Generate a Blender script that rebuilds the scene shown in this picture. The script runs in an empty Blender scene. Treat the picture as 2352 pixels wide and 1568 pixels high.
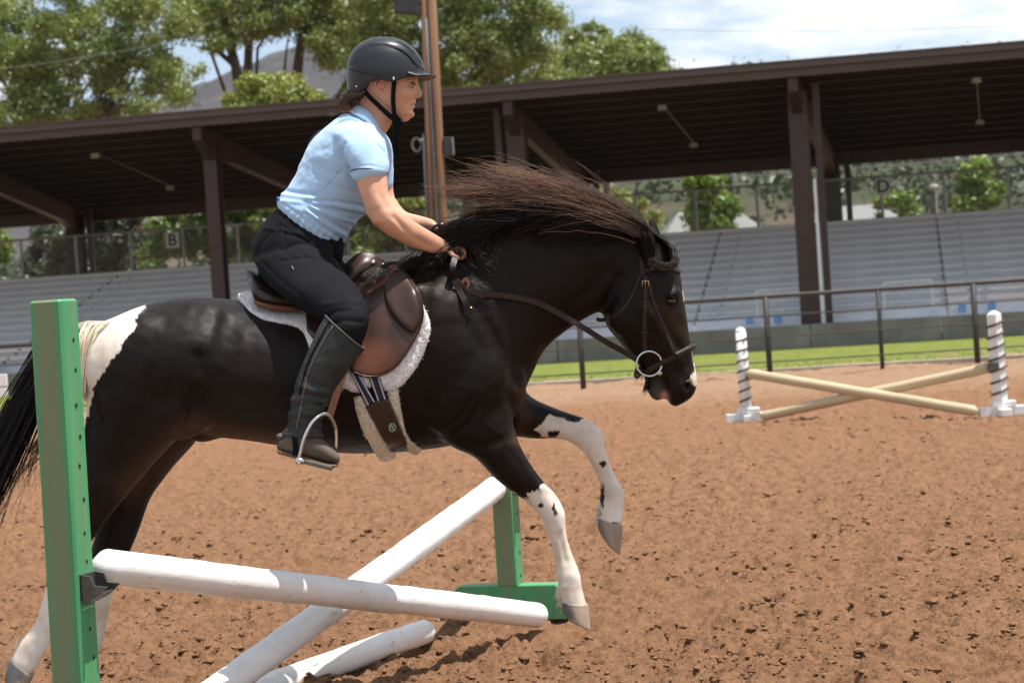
import bpy, bmesh, math, random
import numpy as np
from mathutils import Vector, Matrix
from mathutils.bvhtree import BVHTree
from mathutils.geometry import delaunay_2d_cdt

random.seed(7)
rng = np.random.default_rng(7)
scene = bpy.context.scene
C = scene.collection

# ------------------------------------------------------------------ camera
CAM = Vector((0.0, 0.0, 1.45))
FD = 4900.0                       # focal length in units of a 2352 wide picture
PITCH, ROLL = math.atan(114.0 / FD), math.atan(0.066)
_f = Vector((0, math.cos(PITCH), -math.sin(PITCH)))
_r0 = Vector((1, 0, 0)); _u0 = _r0.cross(_f)
_r = _r0 * math.cos(ROLL) - _u0 * math.sin(ROLL)
_u = _u0 * math.cos(ROLL) + _r0 * math.sin(ROLL)
cam_d = bpy.data.cameras.new("camera"); cam = bpy.data.objects.new("camera", cam_d); C.objects.link(cam)
cam.matrix_world = Matrix(((_r.x, _u.x, -_f.x, CAM.x), (_r.y, _u.y, -_f.y, CAM.y), (_r.z, _u.z, -_f.z, CAM.z), (0, 0, 0, 1)))
cam_d.sensor_width = 36.0; cam_d.lens = FD / 2352.0 * 36.0
cam_d.clip_start = 0.1; cam_d.clip_end = 6000.0
cam_d.dof.use_dof = True; cam_d.dof.focus_distance = 7.3; cam_d.dof.aperture_fstop = 6.0
scene.camera = cam

# ------------------------------------------------------------------ light
SUN_DIR = Vector((0.31, -0.07, 0.94)).normalized()      # towards the sun
SUN_EL = math.asin(SUN_DIR.z); SUN_AZ = math.atan2(SUN_DIR.x, SUN_DIR.y)
world = bpy.data.worlds.new("World"); scene.world = world; world.use_nodes = True
wn, wl = world.node_tree.nodes, world.node_tree.links
wn.clear()
wo = wn.new('ShaderNodeOutputWorld'); wb = wn.new('ShaderNodeBackground'); sky = wn.new('ShaderNodeTexSky')
sky.sky_type = 'NISHITA'; sky.sun_disc = False; sky.sun_elevation = SUN_EL; sky.sun_rotation = SUN_AZ
sky.altitude = 2000; sky.air_density = 1.0; sky.dust_density = 1.5; sky.ozone_density = 1.0
wb.inputs['Strength'].default_value = 0.100
tc = wn.new('ShaderNodeTexCoord'); mp = wn.new('ShaderNodeMapping'); mp.inputs['Scale'].default_value = (1.6, 1.6, 5.0)
mp.inputs['Location'].default_value = (0.35, 0.1, 0.55)
cn = wn.new('ShaderNodeTexNoise'); cn.inputs['Scale'].default_value = 4.2; cn.inputs['Detail'].default_value = 9; cn.inputs['Roughness'].default_value = 0.55
cr_ = wn.new('ShaderNodeValToRGB'); cr_.color_ramp.elements[0].position = 0.475; cr_.color_ramp.elements[1].position = 0.60
mx = wn.new('ShaderNodeMix'); mx.data_type = 'RGBA'; mx.inputs[7].default_value = (8.2, 8.25, 8.3, 1)
veil = wn.new('ShaderNodeMix'); veil.data_type = 'RGBA'; veil.inputs[0].default_value = 0.5; veil.inputs[7].default_value = (4.4, 5.2, 6.1, 1)
wl.new(tc.outputs['Generated'], mp.inputs['Vector']); wl.new(mp.outputs[0], cn.inputs['Vector'])
wl.new(cn.outputs['Fac'], cr_.inputs['Fac']); wl.new(cr_.outputs['Color'], mx.inputs[0])
wl.new(sky.outputs[0], veil.inputs[6]); wl.new(veil.outputs[2], mx.inputs[6])
wl.new(mx.outputs[2], wb.inputs['Color']); wl.new(wb.outputs[0], wo.inputs['Surface'])
sun_d = bpy.data.lights.new("sun", 'SUN'); sun_d.energy = 5.0; sun_d.angle = math.radians(0.7); sun_d.color = (1.0, 0.955, 0.89)
sun = bpy.data.objects.new("sun", sun_d); C.objects.link(sun)
sun.rotation_euler = (-SUN_DIR).to_track_quat('-Z', 'Y').to_euler()
vs = scene.view_settings
vs.view_transform = 'Standard'; vs.look = 'None'; vs.exposure = 0.6; vs.gamma = 1.0; vs.use_curve_mapping = False
scene.render.engine = 'CYCLES'
scene.cycles.max_bounces = 8; scene.cycles.transparent_max_bounces = 12; scene.cycles.use_denoising = True

# ------------------------------------------------------------------ helpers
_fn, _rn, _un, _cn = (np.array(v) for v in (_f, _r, _u, CAM))
def P(x, y, Y):
    """point of the plane at distance Y seen at (x, y) of a 2352 x 1568 picture"""
    d = _fn + ((x - 1176.0) / FD) * _rn - ((y - 784.0) / FD) * _un
    return _cn + d * (Y / d[1])
def PA(xy, Y):
    xy = np.asarray(xy, float); Y = np.broadcast_to(np.asarray(Y, float), (len(xy),))
    d = _fn[None] + ((xy[:, :1] - 1176.0) / FD) * _rn[None] - ((xy[:, 1:2] - 784.0) / FD) * _un[None]
    return _cn[None] + d * (Y / d[:, 1])[:, None]
def PROJ(p):
    q = np.asarray(p, float) - _cn
    z = q @ _fn
    return np.stack([1176.0 + FD * (q @ _rn) / z, 784.0 - FD * (q @ _un) / z], -1)
def GROUND(x, y, z=0.0):
    """where the ray through (x, y) meets height z"""
    d = _fn + ((x - 1176.0) / FD) * _rn - ((y - 784.0) / FD) * _un
    return _cn + d * ((z - _cn[2]) / d[2])

def tag(o, label=None, cat=None, group=None, kind=None):
    if label: o['label'] = label
    if cat: o['category'] = cat
    if group: o['group'] = group
    if kind: o['kind'] = kind
    return o
def empty(name, loc=(0, 0, 0), rz=0.0):
    o = bpy.data.objects.new(name, None); C.objects.link(o)
    o.location = loc; o.rotation_euler = (0, 0, rz); o.empty_display_size = 0.2
    return o
def link(name, me, mat=None, parent=None, smooth=False, keep_world=True):
    o = bpy.data.objects.new(name, me); C.objects.link(o)
    if mat is not None and len(me.materials) == 0: me.materials.append(mat)
    if parent is not None:
        o.parent = parent
        if keep_world: o.matrix_parent_inverse = parent.matrix_basis.inverted()
    if smooth: me.polygons.foreach_set('use_smooth', [True] * len(me.polygons))
    return o
def mesh_np(name, v, f, smooth=False):
    me = bpy.data.meshes.new(name)
    v = np.asarray(v, np.float32)
    if isinstance(f, np.ndarray):
        n, k = f.shape
        me.vertices.add(len(v)); me.vertices.foreach_set('co', v.ravel())
        me.loops.add(n * k); me.loops.foreach_set('vertex_index', f.astype(np.int32).ravel())
        me.polygons.add(n); me.polygons.foreach_set('loop_start', np.arange(0, n * k, k, dtype=np.int32))
        me.update(calc_edges=True); me.validate()
    else:
        me.from_pydata([tuple(map(float, p)) for p in v], [], [tuple(map(int, q)) for q in f]); me.update()
    if smooth: me.polygons.foreach_set('use_smooth', [True] * len(me.polygons))
    return me

class MB:
    """collects shapes into ONE mesh"""
    def __init__(s): s.v = []; s.f = []
    def add(s, v, f):
        n = len(s.v); s.v += [tuple(map(float, p)) for p in v]; s.f += [tuple(int(i) + n for i in q) for q in f]; return s
    def box(s, c, size, M=None):
        x, y, z = (k / 2 for k in size)
        v = [Vector(p) for p in ((-x, -y, -z), (x, -y, -z), (x, y, -z), (-x, y, -z), (-x, -y, z), (x, -y, z), (x, y, z), (-x, y, z))]
        if M is not None: v = [M @ p for p in v]
        v = [p + Vector(c) for p in v]
        return s.add(v, [(0, 3, 2, 1), (4, 5, 6, 7), (0, 1, 5, 4), (1, 2, 6, 5), (2, 3, 7, 6), (3, 0, 4, 7)])
    def beam(s, a, b, w, h, up=(0, 0, 1)):
        a, b = Vector(a), Vector(b); d = (b - a); L = d.length; d.normalize()
        sd = d.cross(Vector(up)).normalized(); u = sd.cross(d)
        M = Matrix((sd, d, u)).transposed()
        return s.box((a + b) / 2, (w, L, h), M)
    def tube(s, pts, radii, seg=8, caps=True, flat=1.0):
        v, f = tube_vf(pts, radii, seg, caps, flat); return s.add(v, f)
    def ell(s, c, r, M=None, su=12, sv=8):
        v, f = ell_vf(c, r, M, su, sv); return s.add(v, f)
    def mesh(s, name, smooth=False): return mesh_np(name, np.array(s.v), s.f, smooth)
    def build(s, name, mat, parent=None, smooth=False, bevel=0.0, bseg=2):
        me = s.mesh(name, smooth)
        if bevel > 0:
            bm = bmesh.new(); bm.from_mesh(me)
            bmesh.ops.bevel(bm, geom=[e for e in bm.edges], offset=bevel, segments=bseg, affect='EDGES', profile=0.5)
            bm.to_mesh(me); bm.free()
        return link(name, me, mat, parent)

def tube_vf(pts, radii, seg=8, caps=True, flat=1.0):
    pts = [Vector(p) for p in pts]; n = len(pts)
    if np.isscalar(radii): radii = [radii] * n
    v, f = [], []; nrm = None
    for i, p in enumerate(pts):
        t = (pts[min(i + 1, n - 1)] - pts[max(i - 1, 0)]).normalized()
        if nrm is None:
            a = Vector((0, 0, 1)) if abs(t.z) < 0.9 else Vector((1, 0, 0))
            nrm = t.cross(a).normalized()
        nrm = (nrm - t * nrm.dot(t)).normalized(); b = t.cross(nrm)
        for k in range(seg):
            th = 2 * math.pi * k / seg
            v.append(p + (nrm * math.cos(th) + b * math.sin(th) * flat) * radii[i])
    for i in range(n - 1):
        for k in range(seg):
            k2 = (k + 1) % seg
            f.append((i * seg + k, i * seg + k2, (i + 1) * seg + k2, (i + 1) * seg + k))
    if caps:
        f.append(tuple(range(seg - 1, -1, -1))); f.append(tuple((n - 1) * seg + k for k in range(seg)))
    return v, f
def ell_vf(c, r, M=None, su=12, sv=8):
    v, f = [], []
    for j in range(sv + 1):
        ph = math.pi * j / sv
        for i in range(su):
            th = 2 * math.pi * i / su
            p = Vector((r[0] * math.sin(ph) * math.cos(th), r[1] * math.sin(ph) * math.sin(th), r[2] * math.cos(ph)))
            if M is not None: p = M @ p
            v.append(p + Vector(c))
    for j in range(sv):
        for i in range(su):
            i2 = (i + 1) % su
            f.append((j * su + i, (j + 1) * su + i, (j + 1) * su + i2, j * su + i2))
    return v, f
def crom(a, sub):
    """Catmull-Rom resampling of the rows of a"""
    a = np.asarray(a, float); m = len(a)
    if m < 3:
        t = np.linspace(0, 1, sub * (m - 1) + 1)[:, None]; return a[0] * (1 - t) + a[-1] * t
    e = np.vstack([2 * a[0] - a[1], a, 2 * a[-1] - a[-2]]); out = []
    for i in range(m - 1):
        p0, p1, p2, p3 = e[i], e[i + 1], e[i + 2], e[i + 3]
        for t in np.linspace(0, 1, sub, endpoint=False):
            out.append(0.5 * (2 * p1 + (p2 - p0) * t + (2 * p0 - 5 * p1 + 4 * p2 - p3) * t * t + (3 * p1 - p0 - 3 * p2 + p3) * t ** 3))
    out.append(a[-1]); return np.array(out)
def loft(sec, seg=28, sub=4, ex=2.0, round_ends=True):
    """closed skin through sections (front/top x, y, back/bottom x, y, distance, half width[, exponent]) measured on the picture"""
    rows = []
    for s in sec:
        T, B = P(s[0], s[1], s[4]), P(s[2], s[3], s[4])
        rows.append(np.concatenate([T, B, [s[5], s[6] if len(s) > 6 else ex]]))
    R = crom(rows, sub); R[:, 6] = np.maximum(R[:, 6], 0.002)
    if round_ends:
        def cap(r, r2):
            c, c2 = (r[:3] + r[3:6]) / 2, (r2[:3] + r2[3:6]) / 2
            d = c - c2; d = d / (np.linalg.norm(d) + 1e-9) * min(np.linalg.norm(r[:3] - r[3:6]) / 2, r[6]) * 0.6
            o = []
            for k, sc in ((0.5, 0.86), (0.85, 0.53), (1.0, 0.12)):
                cc = c + d * k; o.append(np.concatenate([cc + (r[:3] - c) * sc, cc + (r[3:6] - c) * sc, [max(r[6] * sc, .001), r[7]]]))
            return o
        R = np.array(cap(R[0], R[1])[::-1] + list(R) + cap(R[-1], R[-2]))
    th = np.linspace(0, 2 * np.pi, seg, endpoint=False); v, f = [], []
    for r in R:
        c = (r[:3] + r[3:6]) / 2; a = (r[:3] - r[3:6]) / 2; e = 2.0 / r[7]
        cs, sn = np.cos(th), np.sin(th)
        pc, ps = np.sign(cs) * np.abs(cs) ** e, np.sign(sn) * np.abs(sn) ** e
        v.append(c[None] + pc[:, None] * a[None] + ps[:, None] * np.array([0, r[6], 0])[None])
    n = len(R); v = np.concatenate(v)
    for i in range(n - 1):
        for k in range(seg):
            k2 = (k + 1) % seg; f.append((i * seg + k, i * seg + k2, (i + 1) * seg + k2, (i + 1) * seg + k))
    f.append(tuple(range(seg - 1, -1, -1))); f.append(tuple((n - 1) * seg + k for k in range(seg)))
    return v, f
def smooth_np(me, it=3, fac=0.5):
    n = len(me.vertices); co = np.empty(n * 3, np.float32); me.vertices.foreach_get('co', co); co = co.reshape(-1, 3).astype(float)
    ed = np.empty(len(me.edges) * 2, np.int32); me.edges.foreach_get('vertices', ed); ed = ed.reshape(-1, 2)
    deg = np.bincount(ed.ravel(), minlength=n).astype(float)[:, None]; deg[deg == 0] = 1
    for _ in range(it):
        acc = np.zeros_like(co)
        for k in range(3):
            acc[:, k] = np.bincount(ed[:, 0], co[ed[:, 1], k], n) + np.bincount(ed[:, 1], co[ed[:, 0], k], n)
        co += fac * (acc / deg - co)
    me.vertices.foreach_set('co', co.astype(np.float32).ravel()); me.update()
def coords(me):
    co = np.empty(len(me.vertices) * 3, np.float32); me.vertices.foreach_get('co', co); return co.reshape(-1, 3).astype(float)
def normals(me):
    co = np.empty(len(me.vertices) * 3, np.float32); me.vertices.foreach_get('normal', co); return co.reshape(-1, 3).astype(float)
def set_coords(me, co): me.vertices.foreach_set('co', co.astype(np.float32).ravel()); me.update()
def fuse(name, shapes, voxel, it=4, fac=0.5):
    """one continuous skin round all the shapes"""
    mb = MB()
    for v, f in shapes: mb.add(v, f)
    me = mb.mesh(name + "_src"); o = bpy.data.objects.new(name + "_src", me); C.objects.link(o)
    bm = bmesh.new(); bm.from_mesh(me); bmesh.ops.recalc_face_normals(bm, faces=bm.faces); bm.to_mesh(me); bm.free()
    md = o.modifiers.new("r", 'REMESH'); md.mode = 'VOXEL'; md.voxel_size = voxel
    dg = bpy.context.evaluated_depsgraph_get(); dg.update()
    out = bpy.data.meshes.new_from_object(o.evaluated_get(dg)); out.name = name
    bpy.data.objects.remove(o); bpy.data.meshes.remove(me)
    smooth_np(out, it, fac); out.polygons.foreach_set('use_smooth', [True] * len(out.polygons))
    return out
def attr(me, name, val):
    a = me.attributes.new(name, 'FLOAT', 'POINT'); a.data.foreach_set('value', np.asarray(val, np.float32))
def poly_sd(q, poly):
    """signed distance of points q to a polygon, positive inside"""
    q = np.asarray(q, float); poly = np.asarray(poly, float); d = np.full(len(q), 1e9); ins = np.zeros(len(q), bool)
    for a, b in zip(poly, np.roll(poly, -1, 0)):
        e = b - a; w = q - a; t = np.clip((w @ e) / (e @ e + 1e-12), 0, 1)
        d = np.minimum(d, np.linalg.norm(w - t[:, None] * e, axis=1))
        c = ((a[1] > q[:, 1]) != (b[1] > q[:, 1])) & (q[:, 0] < (b[0] - a[0]) * (q[:, 1] - a[1]) / (b[1] - a[1] + 1e-12) + a[0])
        ins ^= c
    return np.where(ins, d, -d)
def line_d(q, pl):
    q = np.asarray(q, float); pl = np.asarray(pl, float); d = np.full(len(q), 1e9)
    for a, b in zip(pl[:-1], pl[1:]):
        e = b - a; w = q - a; t = np.clip((w @ e) / (e @ e + 1e-12), 0, 1)
        d = np.minimum(d, np.linalg.norm(w - t[:, None] * e, axis=1))
    return d
def vnoise(p, seed=0):
    """value noise in 3-D, about -1..1"""
    p = np.asarray(p, float); i = np.floor(p).astype(np.int64); u = p - i; u = u * u * u * (u * (u * 6 - 15) + 10); r = 0
    def h(a, b, c):
        n = (a * 374761393 + b * 668265263 + c * 1274126177 + seed * 974634777) & 0xffffffff
        n = ((n ^ (n >> 13)) * 1274126177) & 0xffffffff; n = (n ^ (n >> 16)) & 0xffffffff
        return n / 2147483647.5 - 1.0
    for dx in (0, 1):
        for dy in (0, 1):
            for dz in (0, 1):
                w = (u[:, 0] if dx else 1 - u[:, 0]) * (u[:, 1] if dy else 1 - u[:, 1]) * (u[:, 2] if dz else 1 - u[:, 2])
                r = r + w * h(i[:, 0] + dx, i[:, 1] + dy, i[:, 2] + dz)
    return r
def fbm(p, octv=4, seed=0, gain=0.5):
    r = 0; a = 1.0; p = np.asarray(p, float)
    for k in range(octv): r = r + a * vnoise(p * 2 ** k + 13.7 * k, seed + k); a *= gain
    return r
def strands(name, lines, r0, r1, mat, parent=None, seg=3, rnd=None):
    """many tapered hairs (arrays n x 3, all of one length) as one mesh, attribute t runs root to tip"""
    L = np.asarray(lines, float); m, n, _ = L.shape
    t = np.gradient(L, axis=1); t /= np.linalg.norm(t, axis=2, keepdims=True) + 1e-9
    a = np.cross(t, np.array([0.31, 0.9, 0.17])); a /= np.linalg.norm(a, axis=2, keepdims=True) + 1e-9
    b = np.cross(t, a); s = np.linspace(0, 1, n); rad = (np.asarray(r0) * (1 - s ** 1.5) + np.asarray(r1) * s ** 1.5)[None, :, None]
    rings = [L + (a * math.cos(2 * math.pi * k / seg) + b * math.sin(2 * math.pi * k / seg)) * rad for k in range(seg)]
    v = np.stack(rings, 2).reshape(-1, 3)
    base = (np.arange(m)[:, None] * n + np.arange(n - 1)[None]) * seg; F = []
    for k in range(seg):
        k2 = (k + 1) % seg; F.append(np.stack([base + k, base + k2, base + seg + k2, base + seg + k], -1).reshape(-1, 4))
    me = mesh_np(name, v, np.concatenate(F), True)
    attr(me, 't', np.repeat(np.tile(s, m), seg)); attr(me, 'rnd', np.repeat(rng.random(m) if rnd is None else rnd, n * seg))
    return link(name, me, mat, parent)

# ------------------------------------------------------------------ materials
class NT:
    def __init__(s, name):
        s.m = bpy.data.materials.new(name); s.m.use_nodes = True; s.n = s.m.node_tree.nodes; s.l = s.m.node_tree.links
        s.b = s.n['Principled BSDF']
    def node(s, t, **kw):
        k = s.n.new(t)
        for a, b in kw.items(): setattr(k, a, b)
        return k
    def coord(s, scale=(1, 1, 1), out='Object'):
        t = s.node('ShaderNodeTexCoord'); m = s.node('ShaderNodeMapping'); m.inputs['Scale'].default_value = scale
        s.l.new(t.outputs[out], m.inputs['Vector']); return m.outputs[0]
    def noise(s, scale, detail=4, rough=0.55, vec=None, dist=0.0):
        k = s.node('ShaderNodeTexNoise'); k.inputs['Scale'].default_value = scale; k.inputs['Detail'].default_value = detail
        k.inputs['Roughness'].default_value = rough; k.inputs['Distortion'].default_value = dist
        s.l.new(vec if vec is not None else s.coord(), k.inputs['Vector']); return k.outputs['Fac']
    def ramp(s, fac, stops):
        k = s.node('ShaderNodeValToRGB'); e = k.color_ramp.elements
        while len(e) < len(stops): e.new(0.5)
        for q, (p, c) in zip(e, stops): q.position = p; q.color = (*c, 1) if len(c) == 3 else c
        s.l.new(fac, k.inputs['Fac']); return k.outputs['Color']
    def mix(s, fac, a, b):
        k = s.node('ShaderNodeMix', data_type='RGBA')
        for i, x in ((0, fac), (6, a), (7, b)):
            if hasattr(x, 'links') or isinstance(x, bpy.types.NodeSocket): s.l.new(x, k.inputs[i])
            else: k.inputs[i].default_value = x if i == 0 else ((*x, 1) if len(x) == 3 else x)
        return k.outputs[2]
    def math(s, op, a, b=0.0):
        k = s.node('ShaderNodeMath', operation=op)
        for i, x in ((0, a), (1, b)):
            if isinstance(x, bpy.types.NodeSocket): s.l.new(x, k.inputs[i])
            else: k.inputs[i].default_value = x
        return k.outputs[0]
    def attr(s, name):
        k = s.node('ShaderNodeAttribute'); k.attribute_name = name; return k.outputs['Fac']
    def set(s, **kw):
        for a, x in kw.items():
            i = s.b.inputs[a.replace('_', ' ')]
            if isinstance(x, bpy.types.NodeSocket): s.l.new(x, i)
            else: i.default_value = (*x, 1) if isinstance(x, tuple) and len(x) == 3 and i.type == 'RGBA' else x
        return s
    def bump(s, h, strength=0.3, dist=0.01):
        k = s.node('ShaderNodeBump'); k.inputs['Strength'].default_value = strength; k.inputs['Distance'].default_value = dist
        s.l.new(h, k.inputs['Height']); s.l.new(k.outputs[0], s.b.inputs['Normal']); return s
def mat_simple(name, col, rough=0.6, var=0.15, nscale=8.0, metal=0.0, bump=0.0, bscale=60.0, bdist=0.004, spec=0.5, stretch=(1, 1, 1)):
    t = NT(name); v = t.coord(stretch); n = t.noise(nscale, 5, 0.6, v)
    a = tuple(c * (1 - var) for c in col); b = tuple(min(1, c * (1 + var)) for c in col)
    t.set(Base_Color=t.ramp(n, [(0.3, a), (0.7, b)]), Roughness=rough, Metallic=metal, Specular_IOR_Level=spec)
    if bump > 0: t.bump(t.noise(bscale, 4, 0.6, v), bump, bdist)
    return t.m
# ================================================================== setting
def mat_dirt(name, base=(0.252, 0.132, 0.070), fine=True):
    t = NT(name); pos = t.node('ShaderNodeNewGeometry').outputs['Position']
    n1 = t.noise(0.9, 5, 0.6, pos); n2 = t.noise(14, 6, 0.65, pos); n3 = t.noise(120, 3, 0.6, pos)
    n2 = t.math('ADD', t.math('MULTIPLY', n2, 0.34), t.math('ADD', t.math('MULTIPLY', t.noise(38, 5, 0.75, pos), 0.33), t.math('MULTIPLY', t.noise(95, 4, 0.75, pos), 0.33))); c = t.ramp(n2, [(0.415, tuple(k * 0.46 for k in base)), (0.475, base), (0.565, (base[0] * 1.45, base[1] * 1.52, base[2] * 1.6))])
    c = t.mix(t.math('MULTIPLY', n1, 0.5), c, t.ramp(n3, [(0.3, (base[0] * .8, base[1] * .75, base[2] * .72)), (0.7, (base[0] * 1.15, base[1] * 1.18, base[2] * 1.2))]))
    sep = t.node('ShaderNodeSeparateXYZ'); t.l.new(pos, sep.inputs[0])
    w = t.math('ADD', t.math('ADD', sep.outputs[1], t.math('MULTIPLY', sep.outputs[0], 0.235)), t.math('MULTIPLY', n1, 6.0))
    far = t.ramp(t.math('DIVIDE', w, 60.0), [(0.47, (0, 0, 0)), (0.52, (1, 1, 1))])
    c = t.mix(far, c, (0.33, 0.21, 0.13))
    t.set(Base_Color=c, Roughness=0.95, Specular_IOR_Level=0.12)
    t.bump(t.math('ADD', t.noise(36, 6, 0.75, pos), t.math('MULTIPLY', t.noise(130, 4, 0.7, pos), 0.6)), 0.9, 0.03)
    return t.m
M_dirt = mat_dirt("arena_dirt")
_g = np.random.default_rng(77); _py = 1 / (1 / 5.6 + _g.random(230) * (1 / 19 - 1 / 5.6)); _px = (_g.random(230) * 2 - 1) * (.25 * _py + .3)
PRINTS = [(a, b, _g.random() * 6.28, .055 + .03 * _g.random(), .014 + .022 * _g.random()) for a, b in zip(_px, _py)]
def ground_h(X, Y):
    p = np.stack([X, Y, np.zeros_like(X)], -1)
    fade = np.clip((46 - Y) / 30, 0.0, 1.0)
    h = 0.030 * fbm(p * 0.9, 3, 1) + 0.016 * fbm(p * np.array([4.2, 3.4, 1]), 3, 5)
    cl = fbm(p * 12.0, 3, 11); h = h + 0.030 * np.maximum(cl, -0.15) * fade
    cl2 = vnoise(p * 34.0, 31); h = h + 0.022 * np.clip(cl2, 0.0, 1) ** 1.3 * fade + 0.010 * vnoise(p * 60.0, 41) * fade
    pits = np.clip(fbm(p * 5.5, 2, 77) - 0.35, 0, 1); h = h - 0.055 * pits * fade
    for (px_, py_, pa_, ps_, pd_) in PRINTS:
        m = (np.abs(X - px_) < .35) & (np.abs(Y - py_) < .35)
        if not m.any(): continue
        dx, dy = X[m] - px_, Y[m] - py_; ca, sa = math.cos(pa_), math.sin(pa_); r = np.sqrt(((dx * ca + dy * sa) / 1.15) ** 2 + (-dx * sa + dy * ca) ** 2) / ps_
        h[m] += pd_ * (-np.exp(-(r ** 4)) + 0.55 * np.exp(-((r - 1.35) / .28) ** 2) * (0.6 + 0.4 * np.sin(3 * np.arctan2(dy, dx) + pa_)))
    return h - 0.012
NR, NCOL = 560, 520
inv = np.linspace(1 / 4.6, 1 / 34.0, NR); Yr = 1 / inv
S = np.linspace(-1, 1, NCOL)
Yg = np.repeat(Yr[:, None], NCOL, 1); Xg = S[None] * (0.27 * Yr[:, None] + 0.9)
Zg = ground_h(Xg.ravel(), Yg.ravel())
idx = np.arange(NR * NCOL).reshape(NR, NCOL)
quads = np.stack([idx[:-1, :-1], idx[:-1, 1:], idx[1:, 1:], idx[1:, :-1]], -1).reshape(-1, 4)
arena = link("arena_ground", mesh_np("arena_ground", np.stack([Xg.ravel(), Yg.ravel(), Zg], -1), quads, True), M_dirt)
tag(arena, "reddish brown churned dirt of the riding arena", None, None, 'structure')
# the land beyond, one sheet to the horizon
mb = MB(); mb.add([(-3000, -60, -0.14), (3000, -60, -0.14), (3000, 3500, -0.14), (-3000, 3500, -0.14)], [(0, 1, 2, 3)])
ground = mb.build("ground", mat_dirt("land_soil", (0.30, 0.19, 0.115)))
tag(ground, kind='structure')
# clods lying on the arena
cb = bmesh.new(); bmesh.ops.create_icosphere(cb, subdivisions=2, radius=1.0)
cv = np.array([v.co for v in cb.verts]); cf = np.array([[v.index for v in f.verts] for f in cb.faces]); cb.free()
cb = bmesh.new(); bmesh.ops.create_icosphere(cb, subdivisions=1, radius=1.0)
cv1 = np.array([v.co for v in cb.verts]); cf1 = np.array([[v.index for v in f.verts] for f in cb.faces]); cb.free()
def scatter_clods(n, ymin, ymax, smin, smax, v0, f0, seed):
    g = np.random.default_rng(seed)
    Y = 1 / (1 / ymin + g.random(n) * (1 / ymax - 1 / ymin)); X = (g.random(n) * 2 - 1) * (0.26 * Y + 0.7)
    dens = fbm(np.stack([X * 1.3, Y * 1.3, 0 * X], -1), 2, 3); k = dens > -0.55; X, Y = X[k], Y[k]; n = len(X)
    s = smin * (smax / smin) ** (g.random(n) ** 2.6)
    Z = ground_h(X, Y)
    sc = s[:, None] * (0.6 + 0.7 * g.random((n, 3))) * np.array([1.15, 1.0, 0.5])
    jit = 1 + 0.32 * g.standard_normal((n, len(v0)))
    V = v0[None] * jit[:, :, None] * sc[:, None]
    a = g.random(n) * 6.283; ca, sa = np.cos(a), np.sin(a)
    x = V[..., 0] * ca[:, None] - V[..., 1] * sa[:, None]; y = V[..., 0] * sa[:, None] + V[..., 1] * ca[:, None]
    V = np.stack([x + X[:, None], y + Y[:, None], V[..., 2] + (Z + 0.12 * s)[:, None]], -1).reshape(-1, 3)
    F = (f0[None] + (np.arange(n) * len(v0))[:, None, None]).reshape(-1, 3)
    return V, F
parts = [scatter_clods(1000, 5.2, 16, 0.010, 0.032, cv, cf, 1), scatter_clods(24000, 5.2, 26, 0.006, 0.022, cv1, cf1, 2)]
V = np.concatenate([parts[0][0], parts[1][0]]); F = np.concatenate([parts[0][1], parts[1][1] + len(parts[0][0])])
M_clod = mat_dirt("clod_dirt", (0.30, 0.160, 0.084))
clods = link("dirt_clods", mesh_np("dirt_clods", V, F), M_clod); tag(clods, "loose clods of dry brown dirt scattered over the arena", "dirt clods", None, 'stuff')

# ---- frame of the grandstand: x along it, y away from the arena
GANG = math.radians(-10.6); GU = np.array([math.cos(GANG), math.sin(GANG), 0]); GN = np.array([-math.sin(GANG), math.cos(GANG), 0])
GO = np.array([5.31, 39.5, 0.0])
def G(lx, ly, z): return GO + GU * lx + GN * ly + np.array([0, 0, z])
def GL(px, ly, z, lo=-60, hi=40):
    """lx whose point (lx, ly, z) is seen at picture column px"""
    for _ in range(50):
        m = (lo + hi) / 2
        if PROJ(G(m, ly, z))[0] < px: lo = m
        else: hi = m
    return lo
# grass verge
t = NT("verge_grass"); pos = t.node('ShaderNodeNewGeometry').outputs['Position']
t.set(Base_Color=t.ramp(t.noise(2.2, 6, 0.65, pos), [(0.3, (0.125, 0.160, 0.030)), (0.7, (0.20, 0.225, 0.055))]), Roughness=0.9, Specular_IOR_Level=0.15)
t.bump(t.noise(40, 4, 0.7, pos), 0.6, 0.05); M_grass = t.m
va = [G(-40, -7.6 + 0.5, -0.05), G(26, -7.2, -0.05), G(26, 0.38, 0.0), G(-40, 0.38, 0.0)]
o = mesh_np("grass_verge", np.array(va) + np.array([0, 0, 0.045]), [(0, 1, 2, 3)]); verge = link("grass_verge", o, M_grass); tag(verge, kind='structure')
mb = MB(); mb.add([G(-40, -7.62, -0.1), G(26, -7.72, -0.1), G(26, -7.5, -0.1), G(-40, -7.42, -0.1), G(-40, -7.62, 0.035), G(26, -7.72, 0.035), G(26, -7.5, 0.035), G(-40, -7.42, 0.035)],
                  [(4, 5, 6, 7), (0, 1, 5, 4), (1, 2, 6, 5), (2, 3, 7, 6), (3, 0, 4, 7)])
kerb = mb.build("kerb_strip", mat_simple("kerb_concrete", (0.36, 0.31, 0.25), 0.9, 0.2, 3.0)); tag(kerb, kind='structure')
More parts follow.
